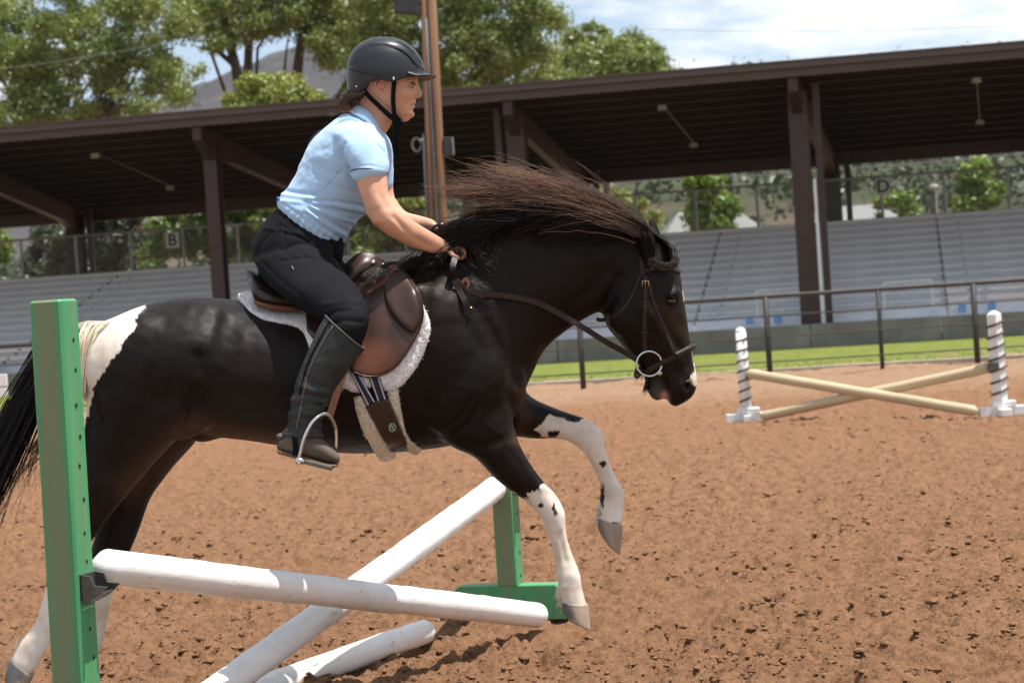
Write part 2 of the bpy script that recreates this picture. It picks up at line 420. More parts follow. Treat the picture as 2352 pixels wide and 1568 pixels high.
# grass blades tuft on the verge
g = np.random.default_rng(5); nb = 26000
bx = g.random(nb) * 46 - 30; by = -7.2 + 7.4 * g.random(nb)
base = GO[None] + GU[None] * bx[:, None] + GN[None] * by[:, None]; base[:, 2] = -0.01
h = 0.015 + 0.03 * g.random(nb); a = g.random(nb) * 6.28; w = 0.012
d = np.stack([np.cos(a) * w, np.sin(a) * w, 0 * a], -1); tip = base + np.stack([0.03 * g.standard_normal(nb), 0.03 * g.standard_normal(nb), h + 0.01], -1)
V = np.stack([base - d, base + d, tip], 1).reshape(-1, 3); F = np.arange(nb * 3).reshape(-1, 3)
gb = link("verge_grass", mesh_np("verge_grass", V, F), M_grass); tag(gb, "short bright green grass between the pipe fence and the low wall", "grass", None, 'stuff')

# ---- low concrete wall, built of cast panels
M_conc = mat_simple("weathered_concrete", (0.205, 0.19, 0.165), 0.92, 0.28, 1.6, 0, 0.5, 30, 0.01)
wall_e = empty("concrete_wall", G(0, 0.4, 0), GANG)
tag(wall_e, "low weathered grey concrete wall in front of the bleachers", "wall")
pan = MB().box((0, 0.11, 0.21), (2.388, 0.22, 0.52)).build("concrete_panel", M_conc, None, bevel=0.012, bseg=1)
pm = pan.data
for k in range(15):
    o = pan if k == 0 else pan.copy()
    if k: C.objects.link(o)
    o.parent = wall_e; o.location = (-25 + 2.4 * k, 0.006 * (k % 3), 0.004 * ((k * 7) % 3))

# ---- bleachers
t = NT("galvanised_aluminium"); n = t.noise(3.0, 4, 0.6, t.coord((0.6, 4, 4)))
t.set(Base_Color=t.ramp(n, [(0.3, (0.68, 0.69, 0.72)), (0.7, (0.78, 0.79, 0.83))]), Roughness=0.5, Metallic=0.0); M_alu = t.m
M_dark = mat_simple("dark_steel", (0.10, 0.10, 0.10), 0.6)
bl = empty("bleachers", G(0, 0, 0), GANG)
tag(bl, "long bank of silver aluminium bleacher benches under the brown roof", "bleachers")
NROW, SEC, LX0, NSEC = 12, 4.83, -21.4, 6
seat_me = MB().box((0, 0, 0), (SEC - 0.012, 0.27, 0.048)).mesh("seat_plank"); seat_me.materials.append(M_alu)
rise_me = MB().box((0, 0, 0), (SEC - 0.012, 0.03, 0.104)).mesh("riser_plank"); rise_me.materials.append(mat_simple("gap_shade_riser", (0.54, 0.545, 0.565), 0.55, 0.12, 2.0))  # risers coloured darker than the seats to paint in the shaded gaps between rows
foot_me = MB().box((0, 0, 0), (SEC - 0.03, 0.30, 0.04)).mesh("foot_plank"); foot_me.materials.append(M_alu)
def put(name, me, par, loc):
    o = bpy.data.objects.new(name, me); C.objects.link(o); o.parent = par; o.location = loc; return o
for i in range(NROW):
    ly, z = 1.75 + 0.62 * i, 0.60 + 0.16 * i
    for s in range(NSEC):
        x = LX0 + SEC * (s + 0.5)
        put("seat_plank", seat_me, bl, (x, ly, z))
        put("riser_plank", rise_me, bl, (x, ly + 0.30, z + 0.078))
        if i < 3: put("foot_plank", foot_me, bl, (x, ly - 0.32, z - 0.34))
for s in range(NSEC + 1):
    mb = MB(); x = LX0 + SEC * s
    for off in (0.0,):
        for i in range(NROW):
            ly, z = 1.75 + 0.62 * i, 0.60 + 0.16 * i
            mb.box((x + off, ly - 0.138, z - 0.02), (0.05, 0.012, 0.045)); mb.box((x + off, ly + 0.279, z + 0.075), (0.06, 0.012, 0.05))
            mb.box((x + off, ly + 0.36, (z - 0.15) / 2), (0.05, 0.05, z - 0.15)); mb.box((x + 0.45, ly - 0.137, z - 0.03), (0.05, 0.012, 0.05))
    o = mb.build("joint_brackets", M_dark, bl); o.matrix_parent_inverse = Matrix(); o["kind"] = "stuff"
for s in range(NSEC):
    fm = MB().box((0, 0, 0), (SEC - 0.02, 0.03, 0.17)).mesh('front_board'); fm.materials.append(M_alu)
    for zz in (0.36, 0.50): put('front_board', fm, bl, (LX0 + SEC * (s + 0.5), 1.56, zz))
mb = MB().box((LX0 + SEC * NSEC / 2, 1.75 + 0.62 * NROW - 0.1, 0.60 + 0.16 * NROW), (SEC * NSEC, 0.4, 0.05))
mb.build("back_walkway", M_alu, bl).matrix_parent_inverse = Matrix()
for i, xx in enumerate(np.arange(LX0 + 1.2, LX0 + SEC * NSEC, 2.42)):
    mb = MB()
    for sx in (0, 0.9): mb.tube([(xx + sx, 1.45, 0.42), (xx + sx, 1.45, 1.15)], 0.018, 6)
    mb.tube([(xx, 1.45, 1.15), (xx + 0.9, 1.45, 1.15)], 0.018, 6)
    if i % 3 != 1: mb.build("hand_rail", M_alu, bl).matrix_parent_inverse = Matrix()

# ---- canopy
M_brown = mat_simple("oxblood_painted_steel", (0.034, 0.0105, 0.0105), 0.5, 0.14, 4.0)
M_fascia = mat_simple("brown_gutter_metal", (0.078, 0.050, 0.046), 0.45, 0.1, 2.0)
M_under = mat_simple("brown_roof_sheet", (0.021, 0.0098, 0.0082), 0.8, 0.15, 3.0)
cn_ = empty("grandstand_canopy", G(0, 0, 0), GANG)
tag(cn_, "long dark brown steel roof on columns over the silver bleachers", "canopy")
CX0, CX1 = -27.0, 13.0
def rz(ly): return 5.20 - 0.083 * ly
def local(o): o.matrix_parent_inverse = Matrix(); return o
mb = MB(); nseg = 200; xs = np.linspace(CX0, CX1, nseg)
for k in range(nseg):
    pass
v, f = [], []
for k in range(nseg * 2):
    x = CX0 + (CX1 - CX0) * k / (nseg * 2 - 1); dz = 0.028 if (k // 2) % 2 == 0 else 0.0
    for ly in (0.06, 11.6): v += [(x, ly, rz(ly) + 0.10 + dz), (x, ly, rz(ly) + 0.085 + dz)]
for k in range(nseg * 2 - 1):
    a, b = 4 * k, 4 * k + 4
    f += [(a, b, b + 2, a + 2), (a + 1, a + 3, b + 3, b + 1), (a, a + 1, b + 1, b), (a + 2, b + 2, b + 3, a + 3)]
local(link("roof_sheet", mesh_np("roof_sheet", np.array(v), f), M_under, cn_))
L = CX1 - CX0; cx = (CX0 + CX1) / 2
mb = MB().box((cx, -0.03, 5.285), (L, 0.16, 0.13)).box((cx, -0.055, 5.345), (L, 0.22, 0.025)); local(mb.build("gutter", M_fascia, cn_))
mb = MB().box((cx, 0.02, 5.14), (L, 0.05, 0.155)); local(mb.build("fascia_board", mat_simple("fascia_brown", (0.06, 0.036, 0.030), 0.5, 0.1, 2.0), cn_))
mb = MB().box((cx, 11.45, rz(11.45) - 0.13), (L, 0.16, 0.40)); local(mb.build("back_beam", M_brown, cn_))
for ly in np.arange(0.9, 11.2, 0.98):
    z = rz(ly)
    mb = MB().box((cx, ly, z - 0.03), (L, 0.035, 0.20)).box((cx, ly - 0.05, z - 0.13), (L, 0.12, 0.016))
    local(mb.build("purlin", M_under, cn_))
FCOL = [(-7.0 + 0.0, 0)]
fx = [GL(505, 1.0, 2.2), GL(1193, 1.0, 3.6), GL(1848, 1.0, 2.5)]
bx_ = [GL(176, 10.4, 3.2), GL(760, 10.4, 3.3), GL(1336, 10.4, 3.5), GL(1911, 10.4, 3.4)]
sp = fx[2] - fx[1]
fx = [fx[0] - sp, fx[0], fx[1], fx[2], fx[2] + sp]; bx_ = [bx_[0], bx_[1], bx_[2], bx_[3], bx_[3] + sp]
for k, (x, xb) in enumerate(zip(fx, bx_)):
    w = 0.27 if k == 1 else 0.36
    mb = MB().box((x, 1.0 - 0.15, 2.6), (w, 0.025, 4.5)).box((x, 1.0 + 0.15, 2.6), (w, 0.025, 4.5)).box((x, 1.0, 2.6), (0.03, 0.28, 4.5)).box((x, 1.0, 0.42), (w + .1, 0.4, 0.04))
    local(mb.build("column", M_brown, cn_))
    sgn = -1 if k == 2 else 1
    if k != 1:
        mb = MB().box((x + sgn * (w / 2 + 0.17), 0.95, 2.55), (0.13, 0.12, 4.9)); local(mb.build("downspout", M_brown, cn_))
        mb = MB().tube([(x + sgn * (w / 2 + 0.055), 0.86, 0.3), (x + sgn * (w / 2 + 0.055), 0.86, 3.2)], 0.028, 8); local(mb.build("conduit", M_alu, cn_))
    mb = MB().box((xb, 10.4 - 0.15, 2.05), (0.40, 0.025, 4.05)).box((xb, 10.4 + 0.15, 2.05), (0.40, 0.025, 4.05)).box((xb, 10.4, 2.05), (0.03, 0.28, 4.05))
    local(mb.build("column", M_brown, cn_))
    mb = MB().box((xb + 0.37, 10.45, 2.2), (0.13, 0.12, 4.0)); local(mb.build("downspout", M_brown, cn_))
    # tapered rafter from the front column to the rear one
    v, f = [], []
    for ly, dep in ((0.1, 0.25), (1.0, 0.62), (2.2, 0.42), (9.0, 0.42), (10.4, 0.62), (11.4, 0.3)):
        x_ = x + (xb - x) * (ly - 1.0) / 9.4; z = rz(ly) - 0.14
        v += [(x_ - 0.09, ly, z), (x_ + 0.09, ly, z), (x_ + 0.09, ly, z - dep), (x_ - 0.09, ly, z - dep)]
    for q in range(5):
        for e in range(4):
            e2 = (e + 1) % 4; f.append((q * 4 + e, q * 4 + 4 + e, q * 4 + 4 + e2, q * 4 + e2))
    f += [(0, 1, 2, 3), (23, 22, 21, 20)]
    local(link("rafter", mesh_np("rafter", np.array(v), f), M_brown, cn_))
# ceiling lamps in pairs joined by a conduit
M_lampw = mat_simple("lamp_housing_white", (0.30, 0.30, 0.28), 0.5)
M_grey = mat_simple("grey_painted_metal", (0.22, 0.215, 0.21), 0.5)
for (a, b) in (((219, 358), (390, 432)), ((1521, 248), (1593, 334)), ((2243, 185), (2251, 281))):
    pts = []
    for (px, py) in (a, b):
        best = None
        for ly in np.linspace(0.5, 11.2, 400):
            lx = GL(px, ly, rz(ly) - 0.26); y = PROJ(G(lx, ly, rz(ly) - 0.26))[1]
            if best is None or abs(y - py) < best[0]: best = (abs(y - py), lx, ly)
        _, lx, ly = best; z = rz(ly) - 0.26; pts.append((lx, ly, z + 0.06))
        mb = MB().box((lx, ly, z + 0.02), (0.15, 0.13, 0.05)).tube([(lx, ly, z - 0.045), (lx, ly, z - 0.02)], [0.075, 0.11], 10)
        local(mb.build("ceiling_lamp", M_lampw, cn_))
    local(MB().tube(pts, 0.014, 6).build("conduit", M_brown, cn_))

# ---- chain link fence along the top of the bleachers
M_galv = mat_simple("galvanised_pipe", (0.33, 0.33, 0.34), 0.5, 0.1, 5, 0.4)
cf_ = empty("chain_link_fence", G(0, 9.35, 0), GANG); tag(cf_, "grey chain link fence along the top of the bleachers", "fence")
ZB, ZT = 2.54, 3.50
pxs = sorted([50, 175, 300, 421, 547, 672, 797, 930, 1060, 1190, 1325, 1460, 1599, 1739, 1880, 2025, 2169, 2316])
lxs = [GL(px, 9.35, 3.1) for px in pxs]; lxs = [lxs[0] - 2.8, lxs[0] - 1.4] + lxs + [lxs[-1] + 1.45]
for x in lxs: local(MB().tube([(x, 0, 2.35), (x, 0, ZT)], 0.034, 8).build("fence_post", M_galv, cf_))
for z in (ZB, ZT): local(MB().tube([(lxs[0], 0, z), (lxs[-1], 0, z)], 0.026, 8).build("fence_rail", M_galv, cf_))
mb = MB(); x = lxs[0]
while x < lxs[-1]:
    mb.tube([(x, 0.006, ZB), (x + (ZT - ZB), 0.006, ZT)], 0.0028, 3, False); mb.tube([(x + (ZT - ZB), -0.006, ZB), (x, -0.006, ZT)], 0.0028, 3, False); x += 0.085
o = local(mb.build("wire_mesh", M_galv, cf_)); o['kind'] = 'stuff'

# ---- lettered boards
M_board = mat_simple("board_white", (0.60, 0.60, 0.58), 0.6, 0.06); M_black = mat_simple("letter_black", (0.02, 0.02, 0.02), 0.6)
def text_mesh(s, size, depth=0.004):
    cu = bpy.data.curves.new("txt", 'FONT'); cu.body = s; cu.size = size; cu.extrude = depth; cu.align_x = 'CENTER'; cu.align_y = 'CENTER'; cu.resolution_u = 3
    cu.offset = size * 0.012
    o = bpy.data.objects.new("txt", cu); C.objects.link(o); dg = bpy.context.evaluated_depsgraph_get(); dg.update()
    me = bpy.data.meshes.new_from_object(o.evaluated_get(dg)); bpy.data.objects.remove(o); bpy.data.curves.remove(cu); return me
def letter_board(px, py, s, label):
    lx = GL(px, 9.2, 3.5); lo, hi = 2.0, 5.0
    for _ in range(40):
        m = (lo + hi) / 2
        if PROJ(G(lx, 9.2, m))[1] > py: lo = m
        else: hi = m
    e = empty("seating_sign", G(lx, 9.24, lo), GANG); tag(e, label, "sign")
    local(MB().box((0, 0, 0), (0.33, 0.02, 0.37)).build("board", M_board, e, bevel=0.004, bseg=1))
    me = text_mesh(s, 0.40); o = link("letter", me, M_black, e, False, False); o.location = (0, -0.018, 0); o.rotation_euler = (math.pi / 2, 0, 0)
letter_board(393, 552, "B", "white square board with a black letter B on the chain link fence")
letter_board(2027, 429, "D", "white square board with a black letter D on the chain link fence")
# ---- blue stickers at the wheelchair places, on the lowest riser of the bleachers
M_blue = mat_simple("sticker_blue", (0.07, 0.32, 0.72), 0.5, 0.03); M_wht = mat_simple("print_white", (0.75, 0.77, 0.8), 0.5, 0.03)
desc = ["just before the third standing fence post", "beside the slim fence post nearest the horse's head", "under the white-capped striped jump post", "between fence posts"]
blab = ["small blue wheelchair sticker on the bleachers above the shorter striped post", "small blue wheelchair sticker on the bleachers just past the fence post nearest the horse",
        "small blue wheelchair sticker on the bleachers left of the last fence post", "small blue wheelchair sticker on the bleachers directly above the taller striped post"]
for (px, py), lb in zip(((1721, 737), (1786, 734), (2209, 708), (2277, 703)), blab):
    lx = GL(px, 1.44, 0.7); lo, hi = 0.0, 2.0
    for _ in range(40):
        m = (lo + hi) / 2
        if PROJ(G(lx, 1.44, m))[1] > py: lo = m
        else: hi = m
    e = empty("wheelchair_sign", G(lx, 1.44, lo), GANG); tag(e, lb, "sign", "blue wheelchair signs on the bleachers")
    local(MB().box((0, 0, 0), (0.13, 0.01, 0.13)).box((0, 0.08, 0), (0.02, 0.15, 0.02)).build("plate", M_blue, e))
    mb = MB(); mb.tube([(0.028 * math.cos(a), -0.007, -0.018 + 0.028 * math.sin(a)) for a in np.linspace(1.9, 6.2, 10)], 0.005, 5)
    mb.tube([(-0.012, -0.007, 0.026), (-0.006, -0.007, -0.002), (0.018, -0.007, -0.002), (0.03, -0.007, -0.03)], 0.006, 5); mb.ell((-0.013, -0.007, 0.042), (0.009, 0.004, 0.009), None, 8, 5)
    local(mb.build("wheelchair_symbol", M_wht, e))

# ---- pipe fence round the arena
M_pipe = mat_simple("rusty_dark_pipe", (0.034, 0.027, 0.023), 0.65, 0.3, 6.0)
pf = empty("pipe_fence", GROUND(1990, 845)); tag(pf, "dark rusty pipe fence between the arena and the grass", "fence")
FY = [(-150, 960), (120, 945), (400, 930), (640, 920), (870, 908), (1100, 897), (1333, 893), (1548, 876), (1763, 858), (2022, 843), (2241, 833), (2480, 818)]
fp = []
fl0, fl1 = GROUND(1333, 890), GROUND(2241, 833)
for (px, py) in FY:
    d = np.array([(px - 1176) / FD, 1.0]);
    # meet the fence line in plan
    e = (fl1 - fl0)[:2]; A = np.array([[d[0], -e[0]], [d[1], -e[1]]]); s_ = np.linalg.solve(A, fl0[:2]); q = d * s_[0]
    fp.append(np.array([q[0], q[1], 0.0]))
for k, q in enumerate(fp):
    MB().tube([q + [0, 0, -0.2], q + [0, 0, 1.13]], 0.042 if k in (8, 10, 6) else 0.032, 10).build("fence_post", M_pipe, pf, True)
for z, r in ((1.14, 0.030), (0.86, 0.010), (0.56, 0.009), (0.2, 0.010)):
    MB().tube([q + np.array([0, -0.03 if r < 0.03 else 0, z]) for q in fp], r, 8).build("fence_rail", M_pipe, pf, True)
# ================================================================== trees, poles, far land
def mat_leaf(name, a, b, c, trans=0.35):
    t = NT(name); r = t.attr('rnd'); col = t.ramp(r, [(0.05, a), (0.5, b), (0.95, c)])
    d = t.node('ShaderNodeBsdfDiffuse'); tr = t.node('ShaderNodeBsdfTranslucent'); gl = t.node('ShaderNodeBsdfGlossy'); gl.inputs['Roughness'].default_value = 0.45
    m1 = t.node('ShaderNodeMixShader'); m1.inputs[0].default_value = trans; m2 = t.node('ShaderNodeMixShader'); m2.inputs[0].default_value = 0.05
    t.l.new(col, d.inputs['Color']); t.l.new(t.mix(0.5, col, (0.30, 0.36, 0.06)), tr.inputs['Color'])
    t.l.new(d.outputs[0], m1.inputs[1]); t.l.new(tr.outputs[0], m1.inputs[2]); t.l.new(m1.outputs[0], m2.inputs[1]); t.l.new(gl.outputs[0], m2.inputs[2])
    t.l.new(m2.outputs[0], t.n['Material Output'].inputs['Surface']); return t.m
ML_cotton = mat_leaf("cottonwood_leaf", (0.10, 0.135, 0.030), (0.17, 0.215, 0.048), (0.29, 0.325, 0.10))
ML_yellow = mat_leaf("yellow_green_leaf", (0.115, 0.16, 0.02), (0.21, 0.25, 0.035), (0.33, 0.33, 0.06))
ML_bright = mat_leaf("young_maple_leaf", (0.060, 0.125, 0.012), (0.12, 0.21, 0.02), (0.23, 0.30, 0.04))
ML_cedar = mat_leaf("cedar_needles", (0.022, 0.034, 0.017), (0.045, 0.058, 0.028), (0.10, 0.085, 0.05), 0.1)
ML_dark = mat_leaf("dense_green_leaf", (0.035, 0.07, 0.01), (0.07, 0.125, 0.016), (0.16, 0.20, 0.03))
M_bark = mat_simple("grey_brown_bark", (0.075, 0.055, 0.042), 0.9, 0.3, 6, 0, 0.7, 20, 0.04, stretch=(1, 1, 0.2))
def leaves_mesh(name, cen, rad, n, size, g, flat=0.75, shell=0.45):
    """leaf-sized faces spread through ellipsoid clumps"""
    cen = np.asarray(cen); rad = np.asarray(rad); w = rad ** 2; w = w / w.sum()
    k = g.choice(len(cen), n, p=w)
    d = g.standard_normal((n, 3)); d /= np.linalg.norm(d, axis=1, keepdims=True)
    r = (shell + (1 - shell) * g.random(n) ** 0.6); r *= 1 + 0.28 * g.standard_normal(n)
    c = cen[k] + d * (r * rad[k])[:, None] * np.array([1, 1, flat])
    # twigs: leaves gather along short sprays
    nm = d + 0.9 * g.standard_normal((n, 3)) + np.array([0, 0, 0.35]); nm /= np.linalg.norm(nm, axis=1, keepdims=True)
    a = np.cross(nm, g.standard_normal((n, 3))); a /= np.linalg.norm(a, axis=1, keepdims=True); b = np.cross(nm, a)
    s = size * (0.55 + 0.8 * g.random(n))[:, None]
    V = np.stack([c - a * s, c - b * s * 0.55 + nm * s * 0.12, c + a * s, c + b * s * 0.55 + nm * s * 0.12], 1).reshape(-1, 3)
    me = mesh_np(name, V, np.arange(n * 4).reshape(-1, 4))
    cl = g.random(len(cen)) * 0.55; attr(me, 'rnd', np.repeat(np.clip(cl[k] + 0.45 * g.random(n), 0, 1), 4)); return me
def blobs_in(poly, n, rpx, Y, g, ydepth):
    poly = np.array(poly, float); lo, hi = poly.min(0), poly.max(0); q = lo + (hi - lo) * g.random((n * 8, 2)); q = q[poly_sd(q, poly) > rpx * 0.35][:n]
    Yc = Y + (g.random(len(q)) - 0.5) * 2 * ydepth; r = rpx * (0.65 + 0.7 * g.random(len(q)))
    return PA(q, Yc), r * Yc / FD
def tree(name, label, cat, poly, n, rpx, Y, depth, nleaf, size, mat, trunk_px, trunk_r, seed, limbs=7, group=None, flat=0.75, shell=0.2, extra=()):
    g = np.random.default_rng(seed); cen, rad = blobs_in(poly, n, rpx, Y, g, depth)
    base = P(trunk_px, 700, Y); base[2] = -0.15
    e = empty(name, base); tag(e, label, cat, group)
    mid = cen.mean(0); top = cen[:, 2].max()
    mb = MB(); fork = np.array([base[0] * 0.7 + mid[0] * 0.3, base[1], base[2] + (mid[2] - base[2]) * 0.55])
    mb.tube([base, base * 0.5 + fork * 0.5 + g.standard_normal(3) * 0.15, fork], [trunk_r, trunk_r * 0.8, trunk_r * 0.68], 10)
    for k in g.choice(len(cen), min(limbs, len(cen)), replace=False):
        q = cen[k]; m = fork * 0.45 + q * 0.55 + np.array([0, 0, 0.6]) + g.standard_normal(3) * 0.35
        mb.tube([fork - [0, 0, .2], fork * 0.75 + m * 0.25 + g.standard_normal(3) * .1, m, q], [trunk_r * 0.5, trunk_r * 0.42, trunk_r * 0.28, trunk_r * 0.08], 7)
    for pts, r0, r1 in extra:
        w = [P(x, y, Y - 1.0) for x, y in pts]; mb.tube(w, list(np.linspace(r0, r1, len(w))), 8)
    mb.build("trunk", M_bark, e, True)
    link("crown", leaves_mesh("crown", cen, rad, nleaf, size, g, flat, shell), mat, e)
    return e
tg = "tall trees behind the grandstand"
tree("cottonwood_tree", "broad airy cottonwood with a bent bare limb above the far end of the roof", "tree",
     [(-90, -90), (410, -90), (455, 40), (478, 150), (452, 200), (412, 250), (335, 290), (200, 285), (100, 300), (-90, 330)], 330, 33, 74, 3.4, 84000, 0.073, ML_cotton, 130, 0.20, 11, 12, tg,
     extra=[([(150, 290), (215, 268), (262, 240), (330, 246)], 0.10, 0.05), ([(262, 240), (248, 205), (215, 170)], 0.07, 0.03)])
tree("cottonwood_tree", "cottonwood with two dark forking trunks showing against the sky behind the rider", "tree",
     [(372, -90), (862, -90), (872, 60), (800, 150), (772, 185), (700, 112), (640, 84), (566, 92), (480, 128), (430, 60)], 300, 31, 80, 3.4, 72000, 0.077, ML_cotton, 556, 0.2, 12, 3, tg,
     extra=[([(556, 240), (541, 152), (517, 60), (498, -40)], 0.22, 0.12), ([(566, 240), (569, 170), (573, 70), (590, 30), (625, -60)], 0.20, 0.09), ([(541, 152), (500, 118), (455, 110)], 0.12, 0.05),
            ([(679, 250), (682, 176), (688, 120), (700, 40)], 0.22, 0.15), ([(760, 260), (800, 190), (830, 120)], 0.18, 0.12)])
tree("cottonwood_tree", "wide light green cottonwood standing behind the wooden utility pole", "tree",
     [(800, -90), (1275, -90), (1300, 60), (1285, 110), (1300, 205), (1000, 225), (800, 240)], 260, 32, 72, 3.2, 78000, 0.073, ML_cotton, 1090, 0.25, 13, 6, tg, shell=0.2)
tree("cottonwood_tree", "smaller rounded grey-green tree at the end of the tall trees beside open sky", "tree",
     [(1270, 215), (1278, 110), (1320, 58), (1380, 33), (1432, 58), (1500, 90), (1546, 140), (1548, 190), (1400, 220)], 90, 24, 84, 2.6, 30000, 0.078, ML_cotton, 1400, 0.22, 14, 6, tg)
tree("yellow_green_tree", "dense yellow-green rounded tree rising just above the roof behind the rider's back", "tree",
     [(525, 300), (520, 218), (546, 180), (582, 170), (620, 186), (662, 178), (702, 200), (736, 224), (748, 300)], 46, 24, 64, 1.6, 24000, 0.075, ML_yellow, 630, 0.2, 15, 4, shell=0.7)
tree("cedar_tree", "dark bushy cedar behind the rear column at the end of the stand", "tree",
     [(40, 660), (48, 590), (90, 540), (120, 505), (160, 520), (190, 560), (200, 660)], 40, 20, 66, 1.4, 15000, 0.09, ML_cedar, 120, 0.2, 21, 3, "dark cedars behind the bleachers", 0.9)
tree("cedar_tree", "brownish tall cedar between the rear column and the letter B sign", "tree",
     [(195, 660), (190, 560), (205, 470), (240, 440), (300, 455), (330, 540), (335, 660)], 52, 20, 68, 1.5, 17000, 0.09, ML_cedar, 262, 0.2, 22, 3, "dark cedars behind the bleachers", 0.9)
tree("broadleaf_tree", "dense green leafy tree behind the letter B sign", "tree",
     [(318, 640), (325, 560), (345, 500), (380, 440), (520, 420), (700, 420), (700, 640)], 90, 26, 64, 1.8, 30000, 0.10, ML_dark, 520, 0.22, 23, 4, None, 0.8, 0.6)
tree("broadleaf_tree", "pale green tree showing under the roof between the rider's stomach and the wooden pole", "tree",
     [(760, 620), (770, 470), (850, 425), (985, 415), (1000, 500), (985, 620)], 60, 24, 66, 1.6, 20000, 0.10, ML_cotton, 880, 0.2, 24, 4)
tree("young_tree", "young bright green tree behind the bleachers beside the horse's ears", "tree",
     [(1590, 545), (1568, 520), (1590, 470), (1572, 400), (1600, 385), (1650, 385), (1672, 430), (1690, 470), (1708, 520), (1690, 545)], 30, 20, 58, 0.8, 9500, 0.085, ML_bright, 1630, 0.1, 25, 3, "young trees behind the bleachers", 0.9)
tree("young_tree", "young bright yellow-green tree behind the bleachers past the letter D sign", "tree",
     [(2190, 510), (2176, 430), (2200, 405), (2222, 370), (2250, 352), (2275, 380), (2290, 420), (2312, 450), (2305, 510)], 30, 18, 60, 0.8, 8500, 0.085, ML_bright, 2245, 0.1, 26, 3, "young trees behind the bleachers", 0.9)
tree("young_tree", "small sparse green shrub tree just below the letter D sign", "tree",
     [(2010, 505), (2012, 450), (2048, 436), (2095, 440), (2110, 505)], 12, 14, 62, 0.7, 2200, 0.085, ML_bright, 2065, 0.07, 27, 3, "young trees behind the bleachers", 0.9)
tree("young_tree", "pale yellow-green rounded tree far behind the horse's mane", "tree",
     [(1365, 530), (1362, 450), (1400, 432), (1450, 452), (1500, 450), (1512, 500), (1505, 530)], 22, 18, 95, 1.4, 7500, 0.12, ML_yellow, 1440, 0.12, 28, 3, "young trees behind the bleachers", 0.9)
tree("young_tree", "bright green tree at the far edge of the stand beside the cedar", "tree",
     [(-60, 640), (-60, 500), (10, 520), (20, 560), (-5, 640)], 12, 18, 66, 0.8, 4000, 0.09, ML_bright, -30, 0.1, 29, 3, "young trees behind the bleachers", 0.9)

# ---- barn behind the bleachers
M_roofg = mat_simple("grey_metal_roof", (0.20, 0.205, 0.195), 0.6, 0.06, 1.0); M_wallg = mat_simple("pale_barn_wall", (0.36, 0.36, 0.33), 0.8, 0.08, 1.0)
def barn(x0, x1, ytop, Y, label):
    a, b = P(x0, ytop[0], Y + 3), P(x1, ytop[1], Y + 3); zr = (a[2] + b[2]) / 2
    c = (a + b) / 2; L = np.linalg.norm((b - a)[:2]); e = empty("barn", (c[0], c[1], 0), math.atan2(b[1] - a[1], b[0] - a[0])); tag(e, label, "barn")
    h = zr - 1.4
    local(MB().box((0, 0, h / 2 - 0.1), (L - 0.6, 8.6, h + 0.2)).build("wall", M_wallg, e))
    v = [(-L / 2, -4.8, h - 0.1), (L / 2, -4.8, h - 0.1), (L / 2 - 1.3, 0, zr), (-L / 2 + 1.3, 0, zr), (-L / 2, 4.8, h - 0.1), (L / 2, 4.8, h - 0.1)]
    v += [(x, y, z - 0.08) for x, y, z in v]
    f = [(0, 1, 2, 3), (3, 2, 5, 4), (1, 5, 2), (0, 3, 4), (6, 9, 8, 7), (9, 10, 11, 8), (0, 6, 7, 1), (4, 5, 11, 10), (1, 7, 8, 2), (2, 8, 11, 5), (0, 3, 9, 6), (3, 4, 10, 9)]
    local(link("roof", mesh_np("roof", np.array(v), f), M_roofg, e))
barn(1480, 1765, (488, 478), 78, "low barn with a pale grey roof behind the young tree")
barn(1800, 2098, (480, 466), 74, "low barn with a pale grey roof behind the rear columns")

# ---- utility pole with its gear
M_wood = mat_simple("weathered_pole_wood", (0.17, 0.085, 0.042), 0.85, 0.3, 5, 0, 0.5, 30, 0.01, stretch=(1, 1, 0.12))
M_blackm = mat_simple("black_metal_box", (0.022, 0.022, 0.024), 0.5)
YP = 35.5
pb = P(1030, 860, YP); pb[2] = 0
up = empty("utility_pole", pb); tag(up, "twin weathered wooden pole rising in front of the roof behind the rider's arms", "pole")
def pole(px0, px1, r, nm, mat):
    a, b = P(px0, -260, YP), P(px1, 500, YP); d = (a - b) / (a - b)[2]; a = b + d * (9.0 - b[2]); c = b + d * (-0.1 - b[2])
    return MB().tube([c, b, a], [r * 1.05, r, r * 0.9], 12).build(nm, mat, up, True)
pole(979, 1016, 0.080, "pole", M_wood); pole(965, 992, 0.060, "pole", M_wood)
M_cond = mat_simple('dull_grey_conduit', (0.085, 0.085, 0.09), 0.6)
a, b = P(992.0, 300, YP - 0.06), P(1003, 500, YP - 0.06); d = (a - b) / (a - b)[2]
MB().tube([b + d * (0 - b[2]), b, b + d * 2.0, b + d * 3.3], 0.026, 8).build("conduit", M_cond, up, True)
a, b = P(974, 330, YP - 0.02), P(981, 500, YP - 0.02); d = (a - b) / (a - b)[2]
MB().tube([b + d * (0 - b[2]), b, b + d * 1.4], 0.022, 8).build("conduit", M_cond, up, True)
c = P(1029, 337, YP); mb = MB().box(c, (0.15, 0.14, 0.31)); mb.build("junction_box", M_blackm, up, bevel=0.012)
mb = MB().box(c + np.array([0.085, -0.01, 0]), (0.025, 0.16, 0.29)); mb.build("box_right_side", M_grey, up, bevel=0.006, bseg=1)  # lighter grey right side of the junction box
c = P(957, 333, YP); MB().tube([c + np.array([0.075 * math.cos(q), 0, 0.11 * math.sin(q)]) for q in np.linspace(0, 6.1, 18)], 0.022, 6).build("cable_coil", mat_simple("grey_cable", (0.13, 0.115, 0.10), 0.6), up, True)
MB().ell(P(969, 322, YP), (0.05, 0.05, 0.03)).build("insulator", M_lampw, up, True)
c = P(935, 14, YP); Mr = Matrix.Rotation(0.16, 3, 'Y')
